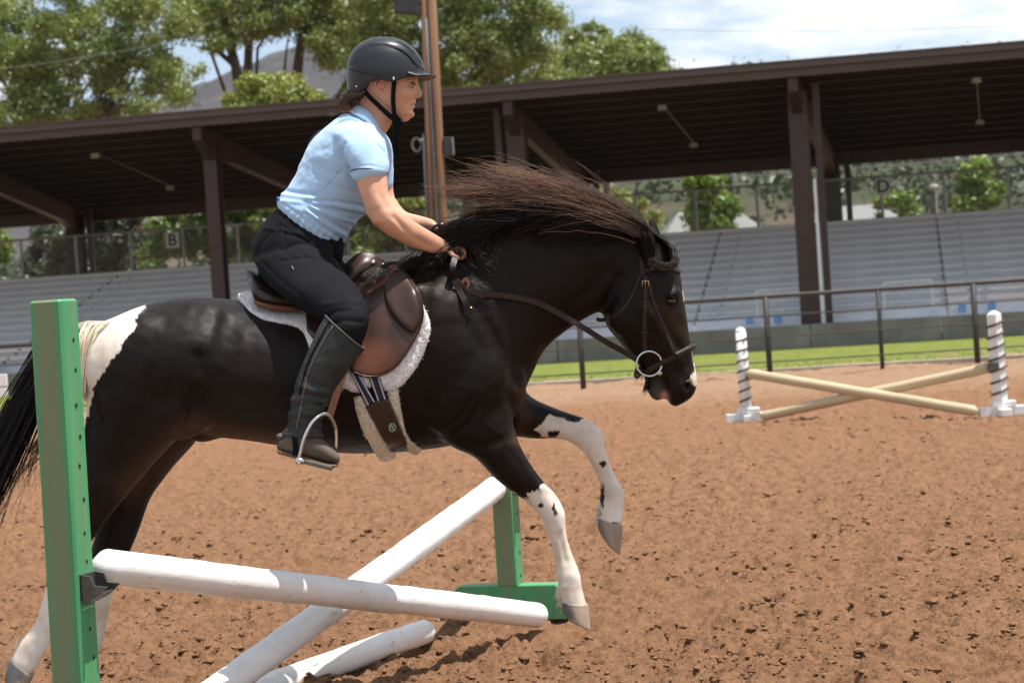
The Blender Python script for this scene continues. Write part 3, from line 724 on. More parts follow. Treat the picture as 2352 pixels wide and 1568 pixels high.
mb = MB().box(c, (0.40, 0.28, 0.27), Mr); o = mb.build("loudspeaker", M_blackm, up, bevel=0.02)
MB().beam(P(955, 10, YP), P(985, 4, YP), 0.05, 0.05).build("speaker_bracket", M_blackm, up)
# a second pole and transformer far behind the stand
pb = P(322, 640, 70); pb[2] = 0; up2 = empty("utility_pole", pb); tag(up2, "distant bare wooden pole with a pale transformer behind the cedars", "pole")
MB().tube([pb, P(319, 470, 70), P(315, 400, 70)], [0.11, 0.10, 0.09], 10).build("pole", mat_simple("yellow_pole_wood", (0.30, 0.18, 0.09), 0.85, 0.2, 3), up2, True)
MB().tube([P(338, 485, 70), P(338, 462, 70)], 0.2, 12).build("transformer", M_lampw, up2, True)
# street lamp
pb = P(2160, 600, 72); pb[2] = 0; sl = empty("street_lamp", pb); tag(sl, "small white street lamp behind the bleachers beside the young tree", "street lamp")
q = P(2163, 428, 72); MB().tube([pb, (pb[0], pb[1], q[2] - 0.1), q, P(2150, 427, 72)], [0.05, 0.04, 0.03, 0.025], 8).build("pole", M_galv, sl, True)
MB().ell(P(2145, 429, 72), (0.17, 0.17, 0.09)).build("lamp_head", M_lampw, sl, True)
# wires
def wire(p0, p1, Y0, Y1, sag, label, r=0.014):
    a, b = P(*p0, Y0), P(*p1, Y1); pts = [a + (b - a) * s + np.array([0, 0, -4 * sag * s * (1 - s)]) for s in np.linspace(0, 1, 16)]
    o = MB().tube(pts, r, 5).build("power_line", M_galv, None, True); tag(o, label, "power line", "power lines")
wire((1300, 424), (2420, 346), 88, 80, 0.15, "lower of two pale power lines crossing the wooded hill", 0.022)
wire((1300, 402), (2420, 326), 88, 80, 0.15, "upper of two pale power lines crossing the wooded hill", 0.016)
wire((1430, 66), (2420, 54), 88, 80, 0.2, "thin power line crossing the open sky above the roof", 0.010)
wire((-60, 165), (470, 80), 64, 64, 0.1, "thin power line passing in front of the cottonwood crown", 0.005)

# ---- hills
def hill(name, x0, x1, y0, y1, hf, nx, ny, mat, label):
    X, Y = np.meshgrid(np.linspace(x0, x1, nx), np.linspace(y0, y1, ny)); Z = hf(X, Y)
    i = np.arange(nx * ny).reshape(ny, nx); q = np.stack([i[:-1, :-1], i[:-1, 1:], i[1:, 1:], i[1:, :-1]], -1).reshape(-1, 4)
    o = link(name, mesh_np(name, np.stack([X.ravel(), Y.ravel(), Z.ravel()], -1), q, True), mat); tag(o, label, kind='structure'); return o
def mat_hill(name, soil, scrub, sc, rock=None):
    t = NT(name); pos = t.node('ShaderNodeNewGeometry').outputs['Position']
    v = t.node('ShaderNodeTexVoronoi'); v.inputs['Scale'].default_value = sc; t.l.new(pos, v.inputs['Vector'])
    f = t.math('ADD', v.outputs['Distance'], t.math('MULTIPLY', t.noise(sc * 0.25, 5, 0.6, pos), 0.8))
    c = t.ramp(f, [(0.62, scrub), (0.80, soil)])
    if rock: c = t.mix(t.ramp(t.noise(sc * 0.12, 6, 0.65, pos), [(0.5, (0, 0, 0)), (0.62, (1, 1, 1))]), c, rock)
    t.set(Base_Color=c, Roughness=0.95, Specular_IOR_Level=0.1); return t.m
def hz(X, Y):
    p = np.stack([X.ravel() / 55, Y.ravel() / 55, 0 * X.ravel()], -1); n = fbm(p, 4, 61).reshape(X.shape)
    s = np.clip((Y - 135) / 330, 0, 1); xr = np.clip((X + 60) / 60, 0, 1); xr = xr * xr * (3 - 2 * xr)
    return -0.5 + 37 * (s ** 0.9) * (0.25 + 0.75 * xr) * (1 + 0.0016 * np.clip(X, 0, 200)) + n * (3 + 6 * s)
M_h1 = mat_hill("scrub_hill", (0.055, 0.060, 0.034), (0.028, 0.038, 0.020), 0.30, (0.105, 0.082, 0.058))
hill("wooded_hill", -260, 320, 130, 520, hz, 150, 120, M_h1, "scrub covered hill rising behind the grandstand")
g = np.random.default_rng(9); n = 4200
X = g.random(n) * 260 - 60; Y = 150 + 330 * g.random(n) ** 1.3; Z = hz(X, Y); s = 0.7 + 1.5 * g.random(n)
me = leaves_mesh('hill_scrub', np.stack([X, Y, Z + 0.6 * s], -1), s, 50000, 0.45, g, 1.0, 0.3)
o = link("hill_scrub", me, mat_leaf("scrub_leaf", (0.022, 0.034, 0.016), (0.040, 0.055, 0.024), (0.065, 0.078, 0.036), 0.05)); tag(o, "dark juniper scrub dotted over the hill", "scrub", None, 'stuff')
def mz(X, Y):
    p = np.stack([X.ravel() / 210, Y.ravel() / 210, 0 * X.ravel()], -1); n = fbm(p, 6, 91).reshape(X.shape)
    pk = 148 * np.exp(-((X + 120) / 165) ** 2 - ((Y - 1500) / 300) ** 2) + 130 * np.exp(-((X + 420) / 240) ** 2 - ((Y - 1600) / 300) ** 2) + 60 * np.exp(-((X - 250) / 260) ** 2 - ((Y - 1650) / 300) ** 2)
    return np.maximum(-3 + pk * (1 + 0.16 * n) + 9 * n * np.exp(-((Y - 1500) / 400) ** 2), -0.9)
M_h2 = mat_hill("rocky_mountain", (0.050, 0.046, 0.046), (0.020, 0.026, 0.024), 0.045, (0.085, 0.072, 0.068))
hill("mountain", -900, 900, 1050, 2000, mz, 180, 130, M_h2, "distant hazy mountain ridge showing between the trees")

# ---- the air between here and the mountain
mb = MB().box((0, 1750, 109), (6200, 3700, 222)); hz_ = mb.build("haze", None); hm_ = bpy.data.materials.new("haze_air"); hm_.use_nodes = True; hn = hm_.node_tree.nodes; hn.clear()
ho = hn.new('ShaderNodeOutputMaterial'); hp = hn.new('ShaderNodeVolumePrincipled'); hp.inputs['Color'].default_value = (0.80, 0.88, 1.0, 1); hp.inputs['Density'].default_value = 0.00007; hp.inputs['Anisotropy'].default_value = 0.2
hm_.node_tree.links.new(hp.outputs[0], ho.inputs['Volume']); hz_.data.materials.append(hm_); tag(hz_, "pale haze of the distant air", "haze", None, 'stuff')
# ================================================================== jumps
JA = math.radians(17.5)                     # the course runs to the right and a little towards the camera
JT = np.array([math.cos(JA), -math.sin(JA), 0.0]); JN = np.array([math.sin(JA), math.cos(JA), 0.0])
def mat_paint(name, col, wood=(0.30, 0.20, 0.10), wear_or_light=0.5, faded=None, fscale=(5, 5, 0.8), crack=(0.03, 0.04, 0.03)):
    t = NT(name); v = t.coord(fscale); n = t.noise(3.0, 6, 0.65, v); fine = t.noise(40, 5, 0.7, t.coord((1, 1, 0.12)))
    c = t.ramp(n, [(0.25, tuple(k * 0.86 for k in col)), (0.75, tuple(min(1, k * 1.12) for k in col))])
    if faded: c = t.mix(t.ramp(t.math('ADD', t.noise(1.6, 5, 0.6, v), t.math('MULTIPLY', t.attr('mid'), 0.30)), [(0.50, (0, 0, 0)), (0.74, (0.85, 0.85, 0.85))]), c, faded)
    c = t.mix(t.ramp(t.math('MULTIPLY', t.noise(6, 6, 0.75, v), t.noise(30, 4, 0.6, v)), [(0.29 + 0.1 * (1 - wear_or_light), (0, 0, 0)), (0.33 + 0.1 * (1 - wear_or_light), (1, 1, 1))]), c, wood)
    c = t.mix(t.ramp(fine, [(0.26, (1, 1, 1)), (0.30, (0, 0, 0))]), c, crack)
    t.set(Base_Color=c, Roughness=0.55, Specular_IOR_Level=0.35); t.bump(t.math('ADD', fine, t.math('MULTIPLY', n, 0.6)), 0.35, 0.004); return t.m
M_green = mat_paint("green_paint", (0.070, 0.290, 0.125), (0.30, 0.19, 0.09), 0.46, (0.19, 0.20, 0.11), (9, 9, 0.5))
M_hole = mat_simple("hole_dark", (0.008, 0.012, 0.008), 0.9)
M_cup = mat_simple("dark_zinc_cup", (0.10, 0.095, 0.09), 0.45, 0.3, 20, 0.6)
def jump_post(e, base, height, size, tilt=0.0, nhole=18, mat=None, z0=0.0):
    """square post whose side face points along JT"""
    M = Matrix((Vector(JT), Vector(JN), Vector((0, 0, 1)))).transposed()
    L = height - z0; mb = MB(); nz = 26; h = size / 2; r = 0.007; side = [-h + r, -h * .5, 0.0, h * .5, h - r]
    prof = [(x, -h) for x in side] + [(h, x) for x in side] + [(-x, h) for x in side] + [(-h, -x) for x in side]; m = len(prof); v, f, mid = [], [], []
    for k in range(nz + 1):
        z = z0 + L * k / nz if 0 < k < nz - 1 else (z0 if k == 0 else (z0 + L - 0.007 if k == nz - 1 else z0 + L)); cut = 0.006 if k == nz else 0.0
        for j, (a, b) in enumerate(prof):
            wob = 0.0012 * math.sin(7 * z + 3 * a / h + 2 * b / h); q_ = 1 - cut / h
            v.append(Vector(base) + M @ Vector((a * q_ + wob + tilt * z, b * q_ - wob, z))); mid.append((1 - abs(a) / h if b < -h * .9 else 0.0))
    for k in range(nz):
        for q in range(m): f.append((m * k + q, m * k + (q + 1) % m, m * k + m + (q + 1) % m, m * k + m + q))
    f += [tuple(range(m - 1, -1, -1)), tuple(m * nz + q for q in range(m))]
    o = mb.add(v, f).build("post", mat or M_green, e); attr(o.data, 'mid', mid)
    hm = None
    for k in range(nhole):
        z = height - 0.12 - 0.0925 * k
        if z < z0 + 0.03: break
        c = Vector(base) + M @ Vector((size / 2 + tilt * z, 0.010 + 0.007 * math.sin(k * 2.7), z + 0.006 * math.sin(k * 1.9)))
        if hm is None:
            hm = MB().tube([(-0.02, 0, 0), (0.0012, 0, 0)], 0.0065, 8).mesh("pin_hole"); hm.materials.append(M_hole)
        h = bpy.data.objects.new("pin_hole", hm); C.objects.link(h); h.parent = e; h.matrix_parent_inverse = e.matrix_basis.inverted()
        h.matrix_basis = Matrix.Translation(c) @ M.to_4x4()
    return M
def jump_foot(e, base, L, H, W, nm="foot"):
    M = Matrix((Vector(JT), Vector(JN), Vector((0, 0, 1)))).transposed()
    pr = [(-L / 2, 0), (L / 2, 0), (L / 2, H * 0.74), (L / 2 - 0.05, H), (-L / 2 + 0.10, H), (-L / 2, H * 0.50)]
    v = [Vector(base) + M @ Vector((x, s * W / 2, z)) for s in (-1, 1) for x, z in pr]; n = len(pr)
    f = [tuple(range(n)), tuple(range(2 * n - 1, n - 1, -1))] + [(k, n + k, n + (k + 1) % n, (k + 1) % n) for k in range(n)]
    return MB().add(v, f).build(nm, M_green, e, bevel=0.006)
def jump_cup(e, c, mirror=1):
    M = 0.74 * Matrix((Vector(JT), Vector(JN), Vector((0, 0, 1)))).transposed()
    mb = MB(); pr = [(0.0, 0.055), (0.05, 0.046), (0.062, 0.010), (0.118, 0.004), (0.075, -0.032), (0.045, -0.050), (0.0, -0.046)]; n = len(pr)
    v = [Vector(c) + M @ Vector((x, y, z)) for y in (-0.052, -0.040) for x, z in pr]
    f = [tuple(range(n)), tuple(range(2 * n - 1, n - 1, -1))] + [(k, n + k, n + (k + 1) % n, (k + 1) % n) for k in range(n)]
    mb.add(v, f)
    v = [Vector(c) + M @ Vector((x, y, z)) for y in (0.055, 0.067) for x, z in pr]; mb.add(v, f)
    mb.box(Vector(c) + M @ Vector((0.006, 0.008, 0.004)), (0.014, 0.12, 0.10), M)
    mb.box(Vector(c) + M @ Vector((0.05, 0.008, -0.040)), (0.085, 0.115, 0.008), M @ Matrix.Rotation(-0.5, 3, 'Y'))
    o = mb.build("pole_cup", M_cup, e)
    return o
# near green standard (its foot lies below the picture)
nb = P(158, 1560, 6.18); nb = np.array([nb[0], nb[1], 0.0]); ref = PROJ(np.array([nb[0], nb[1], 1.0]))
nb = P(175, 1560, 6.18); top = P(124, 688, 6.18); tilt = ((top - nb) @ JT) / (top[2] - nb[2]); nb = nb - np.array([0, 0, nb[2]]) - JT * tilt * nb[2]
e = empty("jump_standard", nb); tag(e, "tall faded green wooden jump post standing nearest, beside the horse's hindquarters", "jump standard", "green wooden jump standards")
jump_post(e, nb, top[2], 0.103, tilt); jump_foot(e, nb - JN * 0.0, 0.62, 0.14, 0.09)
cz = P(222, 1342, 6.2)[2]; jump_cup(e, nb + JT * (0.05 + tilt * cz) + np.array([0, 0, cz]))
# far green standard
fb = GROUND(1178, 1420); fb[2] = 0
e = empty("jump_standard", fb); tag(e, "green wooden jump post on a wide green foot, behind the horse's front legs", "jump standard", "green wooden jump standards")
jump_foot(e, fb + JT * (-0.03), 0.60, 0.155, 0.09)
jump_post(e, fb, 1.15, 0.096, 0.004, 12, None, 0.155)
jump_cup(e, fb + JT * 0.05 + np.array([0, 0, 0.60]))
# white poles
t = NT("white_pole_paint"); v = t.coord((1, 1, 0.35)); cr1 = t.noise(2.4, 6, 0.7, t.coord((9, 9, 0.35)))
c = t.ramp(t.noise(5, 6, 0.7, v), [(0.25, (0.70, 0.66, 0.60)), (0.55, (0.82, 0.81, 0.80)), (0.8, (0.86, 0.86, 0.86))])
c = t.mix(t.ramp(t.math('MULTIPLY', t.noise(9, 6, 0.75, v), t.noise(60, 3, 0.6, v)), [(0.335, (0, 0, 0)), (0.41, (0.8, 0.8, 0.8))]), c, (0.40, 0.30, 0.20))
c = t.mix(t.ramp(t.noise(1.5, 5, 0.75, t.coord((26, 26, 0.7))), [(0.352, (1, 1, 1)), (0.366, (0, 0, 0))]), c, (0.10, 0.09, 0.08))
t.set(Base_Color=c, Roughness=0.42, Specular_IOR_Level=0.4); t.bump(t.math('ADD', t.noise(40, 5, 0.7, v), cr1), 0.3, 0.004); M_white = t.m
def round_pole(name, a, b, r, mat, label, cat, seed, group=None, taper=1.0):
    g = np.random.default_rng(seed); a, b = np.array(a), np.array(b); L = np.linalg.norm(b - a); d = (b - a) / L
    n = 60; s = np.linspace(0, 1, n); bend = np.cumsum(g.standard_normal(n)) * 0.0012; bend -= np.linspace(bend[0], bend[-1], n)
    pts = [(0, 0, q * L) for q in s]
    prof = np.minimum(np.minimum(s * L / r, (1 - s) * L / r), 1); rr = r * (1 - (1 - prof) ** 2 * 0.55) * np.linspace(1, taper, n) * (1 + 0.012 * g.standard_normal(n))
    seg = 28; v = []
    for k in range(n):
        for q in range(seg):
            th = 2 * math.pi * q / seg; v.append((rr[k] * math.cos(th) + bend[k], rr[k] * math.sin(th) + bend[::-1][k] * .6, pts[k][2]))
    f = [(k * seg + q, k * seg + (q + 1) % seg, (k + 1) * seg + (q + 1) % seg, (k + 1) * seg + q) for k in range(n - 1) for q in range(seg)]
    f += [tuple(range(seg - 1, -1, -1)), tuple((n - 1) * seg + q for q in range(seg))]
    o = link(name, mesh_np(name, np.array(v), f, True), mat); o.matrix_world = Matrix.Translation(Vector(a)) @ Vector(d).to_track_quat('Z', 'Y').to_matrix().to_4x4()
    tag(o, label, cat, group); return o
pg = "white wooden jump poles"
round_pole("jump_pole", P(222, 1299, 6.27), GROUND(1247, 1438) * [1, 1, 0] + [0, 0, 0.046], 0.0535, M_white, "white jump pole sloping from the near green post's cup down to the far foot", "jump pole", 1, pg)
pe = P(1152, 1110, 9.5); ne = P(213, 1795, 6.5); ne[2] = 0.045
round_pole("jump_pole", ne, pe, 0.0535, M_white, "white jump pole sloping down towards the camera, crossing under the other pole", "jump pole", 2, pg)
ce = GROUND(992, 1466); ce[2] = 0.04; cd = GROUND(770, 1545) - GROUND(988, 1466); cd /= np.linalg.norm(cd)
round_pole("jump_pole", ce + np.array([0, 0, 0.0]), ce + cd * 3.4, 0.052, M_white, "white jump pole lying flat on the dirt under the crossed poles", "jump pole", 3, pg)

# ---- second jump, far off to the right
M_wpost = mat_paint("white_post_paint", (0.74, 0.73, 0.71), (0.4, 0.3, 0.2), 0.3, None); M_rope = mat_simple("dark_spiral_tape", (0.075, 0.06, 0.045), 0.8, 0.4, 30)
M_natural = mat_simple("peeled_pole_wood", (0.50, 0.395, 0.245), 0.6, 0.18, 4, 0, 0.3, 30, 0.004, stretch=(1, 1, 0.2))
def striped_post(px, py, htop, label, foot_len, turns, flat):
    b = GROUND(px, py); b[2] = 0; Y = b[1]; e = empty("jump_standard", b); tag(e, label, "jump standard", "white striped jump standards")
    T = P(htop[0], htop[1], Y); lean = (T - b) / T[2]; r = 0.055; H = T[2]
    if flat: mb = MB().tube([b + lean * z for z in (0.02, H * 0.5, H - 0.05)], r, 14).ell(b + lean * (H - 0.05), (r, r, 0.055), None, 14, 8); mb.build("post", M_wpost, e, True)
    else:
        mb = MB(); mb.tube([b + lean * z for z in (0.02, H * 0.5, H - 0.035)], 0.068, 4); v0 = len(mb.v); mb.tube([b + lean * (H - 0.035), b + lean * H], [0.068, 0.018], 4); mb.build("post", M_wpost, e)
    mb = MB(); pts = []
    for k in range(turns * 14 + 1):
        th = 2 * math.pi * k / 14; z = 0.14 + (H - 0.24) * k / (turns * 14); rr = r * 1.03 if flat else 0.057 / max(abs(math.cos((th % (math.pi / 2)) - math.pi / 4)), .7)
        pts.append(b + lean * z + np.array([math.cos(th) * rr, math.sin(th) * rr, 0]))
    mb.tube(pts, 0.011, 5); mb.build("spiral_stripe", M_rope, e, True)
    mb = MB(); mb.box(b + np.array([0, 0, 0.035]), (foot_len, 0.10, 0.09)); mb.build("foot", M_wpost, e, bevel=0.006, bseg=1)
    mb = MB(); mb.box(b + np.array([0, 0, 0.03]), (0.1, foot_len, 0.07)); mb.box(b + np.array([0.02, 0, 0.10]), (0.22, 0.12, 0.06)); mb.build("cross_foot", M_wpost, e, bevel=0.006, bseg=1)
    mb = MB(); z = 0.45 if flat else 0.46; mb.box(b + lean * z + np.array([0.06 if flat else -0.06, -0.05, 0]), (0.09, 0.06, 0.07)); mb.build("pole_cup", M_cup, e)
    return b, lean
b1, l1 = striped_post(1716, 966, (1700, 752), "shorter white jump post wound with a dark spiral, nearer the horse's head", 0.42, 7, True)
b2, l2 = striped_post(2301, 952, (2282, 713), "taller white jump post wound with a dark spiral, farther from the horse", 0.42, 7, False)
pgn = "natural wood jump poles"
e1 = GROUND(2246, 957); e1[2] = 0.05; e2 = GROUND(1748, 968); e2[2] = 0.05
round_pole("jump_pole", P(1716, 857, b1[1] - 0.08), e1, 0.05, M_natural, "pale bare wood pole sloping down from the shorter striped post, in front of its twin", "jump pole", 4, pgn)
round_pole("jump_pole", P(2276, 843, b2[1] + 0.02), e2, 0.05, M_natural, "pale bare wood pole sloping down from the taller striped post, behind its twin", "jump pole", 5, pgn)
# white marker at the very edge by the tail
q = GROUND(0, 925); Yq = 24.0
mb = MB(); c = P(-6, 874, Yq); mb.box(c, (0.22, 0.05, 0.135)); c2 = P(-5, 901, Yq); mb.box(c2, (0.22, 0.05, 0.10)); c3 = P(-14, 900, Yq); mb.box((c3[0], c3[1] + 0.05, c[2] / 2), (0.06, 0.04, c[2] + 0.1))
o = mb.build("arena_marker", M_wpost, None, bevel=0.004, bseg=1); tag(o, "white arena marker boards just behind the horse's tail", "marker")
# ================================================================== horse
Y0 = 7.55
def E(c, r, rot=0.0, Y=Y0):
    """ellipsoid: centre (x, y) on the picture, radii in picture px (x, y) and metres across, turned by rot degrees"""
    p = P(c[0], c[1], Y); s = Y / FD
    M = Matrix.Rotation(-math.radians(rot), 3, 'Y')
    return ell_vf(p, (r[0] * s, r[2], r[1] * s), M, 18, 12)
# every row: upper (or front) outline x, y, lower (or back) outline x, y, distance, half width
TRUNK = [(200, 760, 196, 850, Y0, .07), (222, 745, 200, 915, Y0, .15), (262, 728, 225, 965, Y0, .205), (320, 704, 290, 990, Y0, .245), (385, 688, 352, 995, Y0, .262),
         (450, 682, 425, 992, Y0, .27), (530, 687, 500, 1003, Y0, .278), (610, 703, 590, 1014, Y0, .29), (700, 712, 680, 1030, Y0, .298), (780, 700, 775, 1039, Y0, .295),
         (850, 655, 870, 1041, Y0, .28), (905, 606, 965, 1034, Y0, .262), (965, 582, 1045, 1022, Y0, .25), (1020, 572, 1110, 995, Y0, .235), (1062, 560, 1162, 955, Y0, .215)]
NECK = [(905, 612, 1060, 985, Y0, .19), (965, 580, 1130, 960, Y0, .185), (1020, 560, 1190, 925, Y0, .172), (1078, 520, 1222, 862, Y0, .150), (1150, 478, 1250, 806, Y0, .130),
        (1228, 452, 1295, 766, Y0, .112), (1306, 452, 1335, 738, Y0, .102), (1385, 474, 1365, 722, Y0, .094), (1455, 508, 1398, 712, Y0, .086), (1505, 540, 1425, 712, Y0, .078)]
HEADU = [(1480, 530, 1405, 650, Y0, .070), (1520, 545, 1398, 690, Y0, .085), (1545, 575, 1388, 726, Y0, .096), (1560, 615, 1393, 750, Y0, .100, 2.2), (1568, 660, 1410, 772, Y0, .098, 2.3),
         (1575, 705, 1432, 794, Y0, .088, 2.4), (1581, 748, 1455, 816, Y0, .074, 2.3), (1587, 790, 1478, 838, Y0, .063, 2.2), (1594, 828, 1503, 864, Y0, .058, 2.2), (1600, 862, 1520, 888, Y0, .060, 2.2),
         (1601, 888, 1526, 906, Y0, .060, 2.2), (1589, 912, 1531, 920, Y0, .050), (1566, 927, 1540, 928, Y0, .034)]
JAW = [(1450, 700, 1383, 722, Y0, .070), (1470, 760, 1402, 757, Y0, .074), (1490, 800, 1432, 797, Y0, .060), (1510, 835, 1458, 826, Y0, .048), (1520, 860, 1472, 846, Y0, .042),
       (1523, 884, 1481, 872, Y0, .040), (1522, 904, 1485, 896, Y0, .038), (1520, 916, 1494, 912, Y0, .026)]
YL, YR = Y0 - .125, Y0 + .125
FORE_NEAR = [(1150, 830, 985, 900, YL, .10), (1168, 905, 1000, 985, YL, .098), (1182, 980, 1034, 1024, YL, .086), (1200, 1032, 1088, 1050, YL, .072), (1224, 1072, 1128, 1091, YL, .060), (1248, 1103, 1172, 1128, YL, .049),
             (1271, 1126, 1202, 1147, YL, .044), (1289, 1152, 1224, 1168, YL, .046), (1300, 1182, 1243, 1190, YL, .044), (1300, 1211, 1255, 1217, YL, .036), (1306, 1242, 1264, 1248, YL, .030), (1316, 1272, 1271, 1278, YL, .028),
             (1327, 1298, 1275, 1306, YL, .031), (1334, 1322, 1278, 1328, YL, .037), (1337, 1343, 1283, 1352, YL, .035), (1342, 1364, 1287, 1374, YL, .036), (1350, 1392, 1292, 1392, YL, .040)]
FORE_FAR = [(1120, 800, 1080, 960, YR, .10), (1190, 880, 1150, 995, YR, .092), (1225, 913, 1193, 1004, YR, .078), (1262, 930, 1236, 1008, YR, .062), (1306, 947, 1285, 1008, YR, .050), (1342, 958, 1316, 1020, YR, .044),
            (1370, 974, 1334, 1034, YR, .046), (1387, 1000, 1345, 1046, YR, .044), (1391, 1030, 1352, 1060, YR, .036), (1400, 1056, 1359, 1074, YR, .030), (1411, 1080, 1367, 1092, YR, .028), (1423, 1104, 1374, 1112, YR, .031),
            (1436, 1130, 1378, 1134, YR, .037), (1435, 1152, 1373, 1156, YR, .035), (1432, 1176, 1372, 1178, YR, .034), (1431, 1203, 1371, 1194, YR, .040)]
HIND_NEAR = [(445, 800, 215, 800, YL, .13), (436, 905, 200, 880, YL, .13), (420, 990, 198, 945, YL, .118), (371, 1047, 190, 1012, YL, .098), (322, 1104, 176, 1076, YL, .080), (277, 1157, 156, 1140, YL, .062), (238, 1207, 133, 1203, YL, .048),
             (208, 1250, 112, 1258, YL, .046), (186, 1288, 104, 1298, YL, .044), (169, 1328, 105, 1332, YL, .037), (156, 1366, 100, 1362, YL, .031), (143, 1405, 90, 1396, YL, .029), (132, 1438, 79, 1428, YL, .031), (122, 1468, 61, 1452, YL, .037),
             (108, 1494, 42, 1480, YL, .035), (92, 1520, 32, 1502, YL, .036), (76, 1548, 24, 1514, YL, .041)]
HIND_FAR = [(470, 880, 260, 880, YR, .12), (460, 995, 255, 960, YR, .11), (402, 1068, 250, 1050, YR, .09), (350, 1138, 236, 1140, YR, .065), (325, 1204, 222, 1212, YR, .050), (302, 1262, 204, 1274, YR, .045), (284, 1300, 198, 1308, YR, .042), (263, 1345, 203, 1346, YR, .034),
            (253, 1395, 197, 1392, YR, .029), (244, 1445, 189, 1440, YR, .031), (236, 1482, 176, 1474, YR, .037), (224, 1512, 158, 1498, YR, .034), (206, 1540, 148, 1516, YR, .040)]
shapes = [loft(TRUNK, 36, 5), loft(NECK, 30, 5), loft(HEADU, 26, 5), loft(JAW, 22, 5)] + [loft(s_, 22, 5) for s_ in (FORE_NEAR, FORE_FAR, HIND_NEAR, HIND_FAR)]
for sg in (-1, 1):                                             # paired muscles
    shapes += [E((330, 850), (135, 130, .10), 20, Y0 + sg * .160), E((415, 925), (95, 85, .075), 30, Y0 + sg * .172), E((1060, 880), (110, 130, .085), -25, Y0 + sg * .160), E((1010, 790), (90, 150, .06), 20, Y0 + sg * .195),
               E((1150, 885), (60, 85, .075), 0, Y0 + sg * .085), E((1448, 722), (58, 46, .034), 35, Y0 + sg * .062), E((1543, 674), (24, 13, .024), 10, Y0 + sg * .073), E((1577, 884), (20, 24, .022), 0, Y0 + sg * .046)]
shapes.append(E((478, 1000), (40, 14, .05), 8))
shapes.append(E((1400, 590), (80, 50, .09), 35))
horse_me = fuse("body", shapes, 0.0080, 12, 0.55)
co = coords(horse_me); q = PROJ(co); nr = normals(horse_me); near = co[:, 1] < Y0 + 0.02
gs = lambda d, s_: np.exp(-(d / s_) ** 2)
off = np.zeros(len(co))
GROOVES = [([(1052, 640), (1108, 720), (1150, 800), (1188, 870)], 16, -.010), ([(985, 640), (960, 760), (965, 880), (1010, 985)], 20, -.008), ([(1075, 660), (1125, 740), (1165, 830)], 22, .006),
           ([(455, 820), (450, 900), (436, 985)], 18, -.010), ([(500, 715), (478, 790), (462, 850)], 16, -.006), ([(440, 700), (490, 706), (520, 720)], 16, .007), ([(205, 900), (235, 1000), (250, 1090)], 14, -.007), ([(1205, 1010), (1245, 1075), (1262, 1105)], 7, -.006),
           ([(1180, 1020), (1215, 1085), (1240, 1120)], 8, .004), ([(1372, 730), (1398, 690), (1420, 640)], 12, -.008), ([(1478, 700), (1520, 760), (1560, 830)], 9, .005), ([(1500, 690), (1535, 760), (1560, 800)], 9, -.006),
           ([(1285, 1225), (1300, 1290)], 5, -.004), ([(1388, 1060), (1400, 1115)], 5, -.004), ([(1270, 765), (1330, 690), (1400, 620)], 18, -.006), ([(1526, 870), (1530, 895), (1533, 918)], 4, -.012), ([(1556, 850), (1568, 868)], 8, -.004),
           ([(1150, 1010), (1100, 1030), (1060, 1015)], 12, -.006), ([(600, 940), (700, 965), (800, 985)], 30, -.004), ([(1500, 720), (1525, 790), (1530, 830)], 3.0, .0025), ([(1100, 960), (1150, 1000), (1195, 1060)], 4, .002), ([(1040, 1000), (1075, 975), (1100, 930)], 6, -.006), ([(1020, 985), (1060, 955), (1085, 915)], 6, -.005), ([(430, 985), (440, 940), (470, 900)], 7, -.007), ([(412, 975), (425, 930), (452, 885)], 7, -.005), ([(640, 760), (640, 900)], 14, .0015), ([(560, 760), (555, 900)], 14, .0015), ([(300, 1000), (330, 930), (345, 850)], 14, -.005)]
for pl, s_, amp in GROOVES: off += 1.5 * amp * gs(line_d(q, pl), s_)
for cx_, cy_, sx_, sy_, amp in ((1582, 886, 9, 12, -.034), (1540, 691, 10, 7, -.010), (1540, 678, 16, 5, .006), (1290, 1348, 8, 9, .008), (1376, 1165, 7, 10, .006)):
    off += amp * np.exp(-((q[:, 0] - cx_) / sx_) ** 2 - ((q[:, 1] - cy_) / sy_) ** 2)
off += 0.0016 * fbm(co * 26, 3, 3) + 0.004 * fbm(co * 6, 2, 8)
side = np.abs(nr[:, 1]) ** 0.5
set_coords(horse_me, co + nr * (off * side)[:, None]); smooth_np(horse_me, 1, 0.4)
# ---- coat markings
co = coords(horse_me); q = PROJ(co); jig = 3.6 * fbm(co * 24, 4, 15) + 3.0 * vnoise(co * np.array([150, 150, 70]), 16)
W = np.full(len(co), -50.0)
def white(poly, sel): 
    global W
    W = np.where(sel, np.maximum(W, poly_sd(q, poly)), W)
any_ = np.ones(len(co), bool); dn = co[:, 1] - Y0
white([(336, 706), (308, 735), (318, 749), (288, 782), (262, 818), (244, 842), (228, 868), (212, 905), (201, 958), (150, 960), (140, 700), (180, 730), (260, 730), (300, 705), (330, 690)], any_ & (q[:, 1] < 960))
white([(1290, 1085), (1252, 1101), (1238, 1120), (1234, 1131), (1218, 1130), (1205, 1134), (1216, 1143), (1190, 1140), (1178, 1128), (1150, 1150), (1150, 1440), (1420, 1440), (1420, 1085)], (dn < 0.0) & (q[:, 0] > 1100) & (q[:, 1] > 1060))
white([(1262, 954), (1290, 962), (1316, 968), (1343, 961), (1350, 930), (1480, 930), (1480, 1300), (1330, 1300), (1300, 1040), (1262, 1007), (1246, 1002), (1238, 992), (1222, 987), (1246, 976)], (dn > 0.03) & (q[:, 0] > 1200) & (q[:, 1] > 920))
white([(0, 1342), (150, 1348), (260, 1338), (330, 1340), (330, 1620), (-60, 1620)], (q[:, 1] > 1300) & (q[:, 0] < 400))
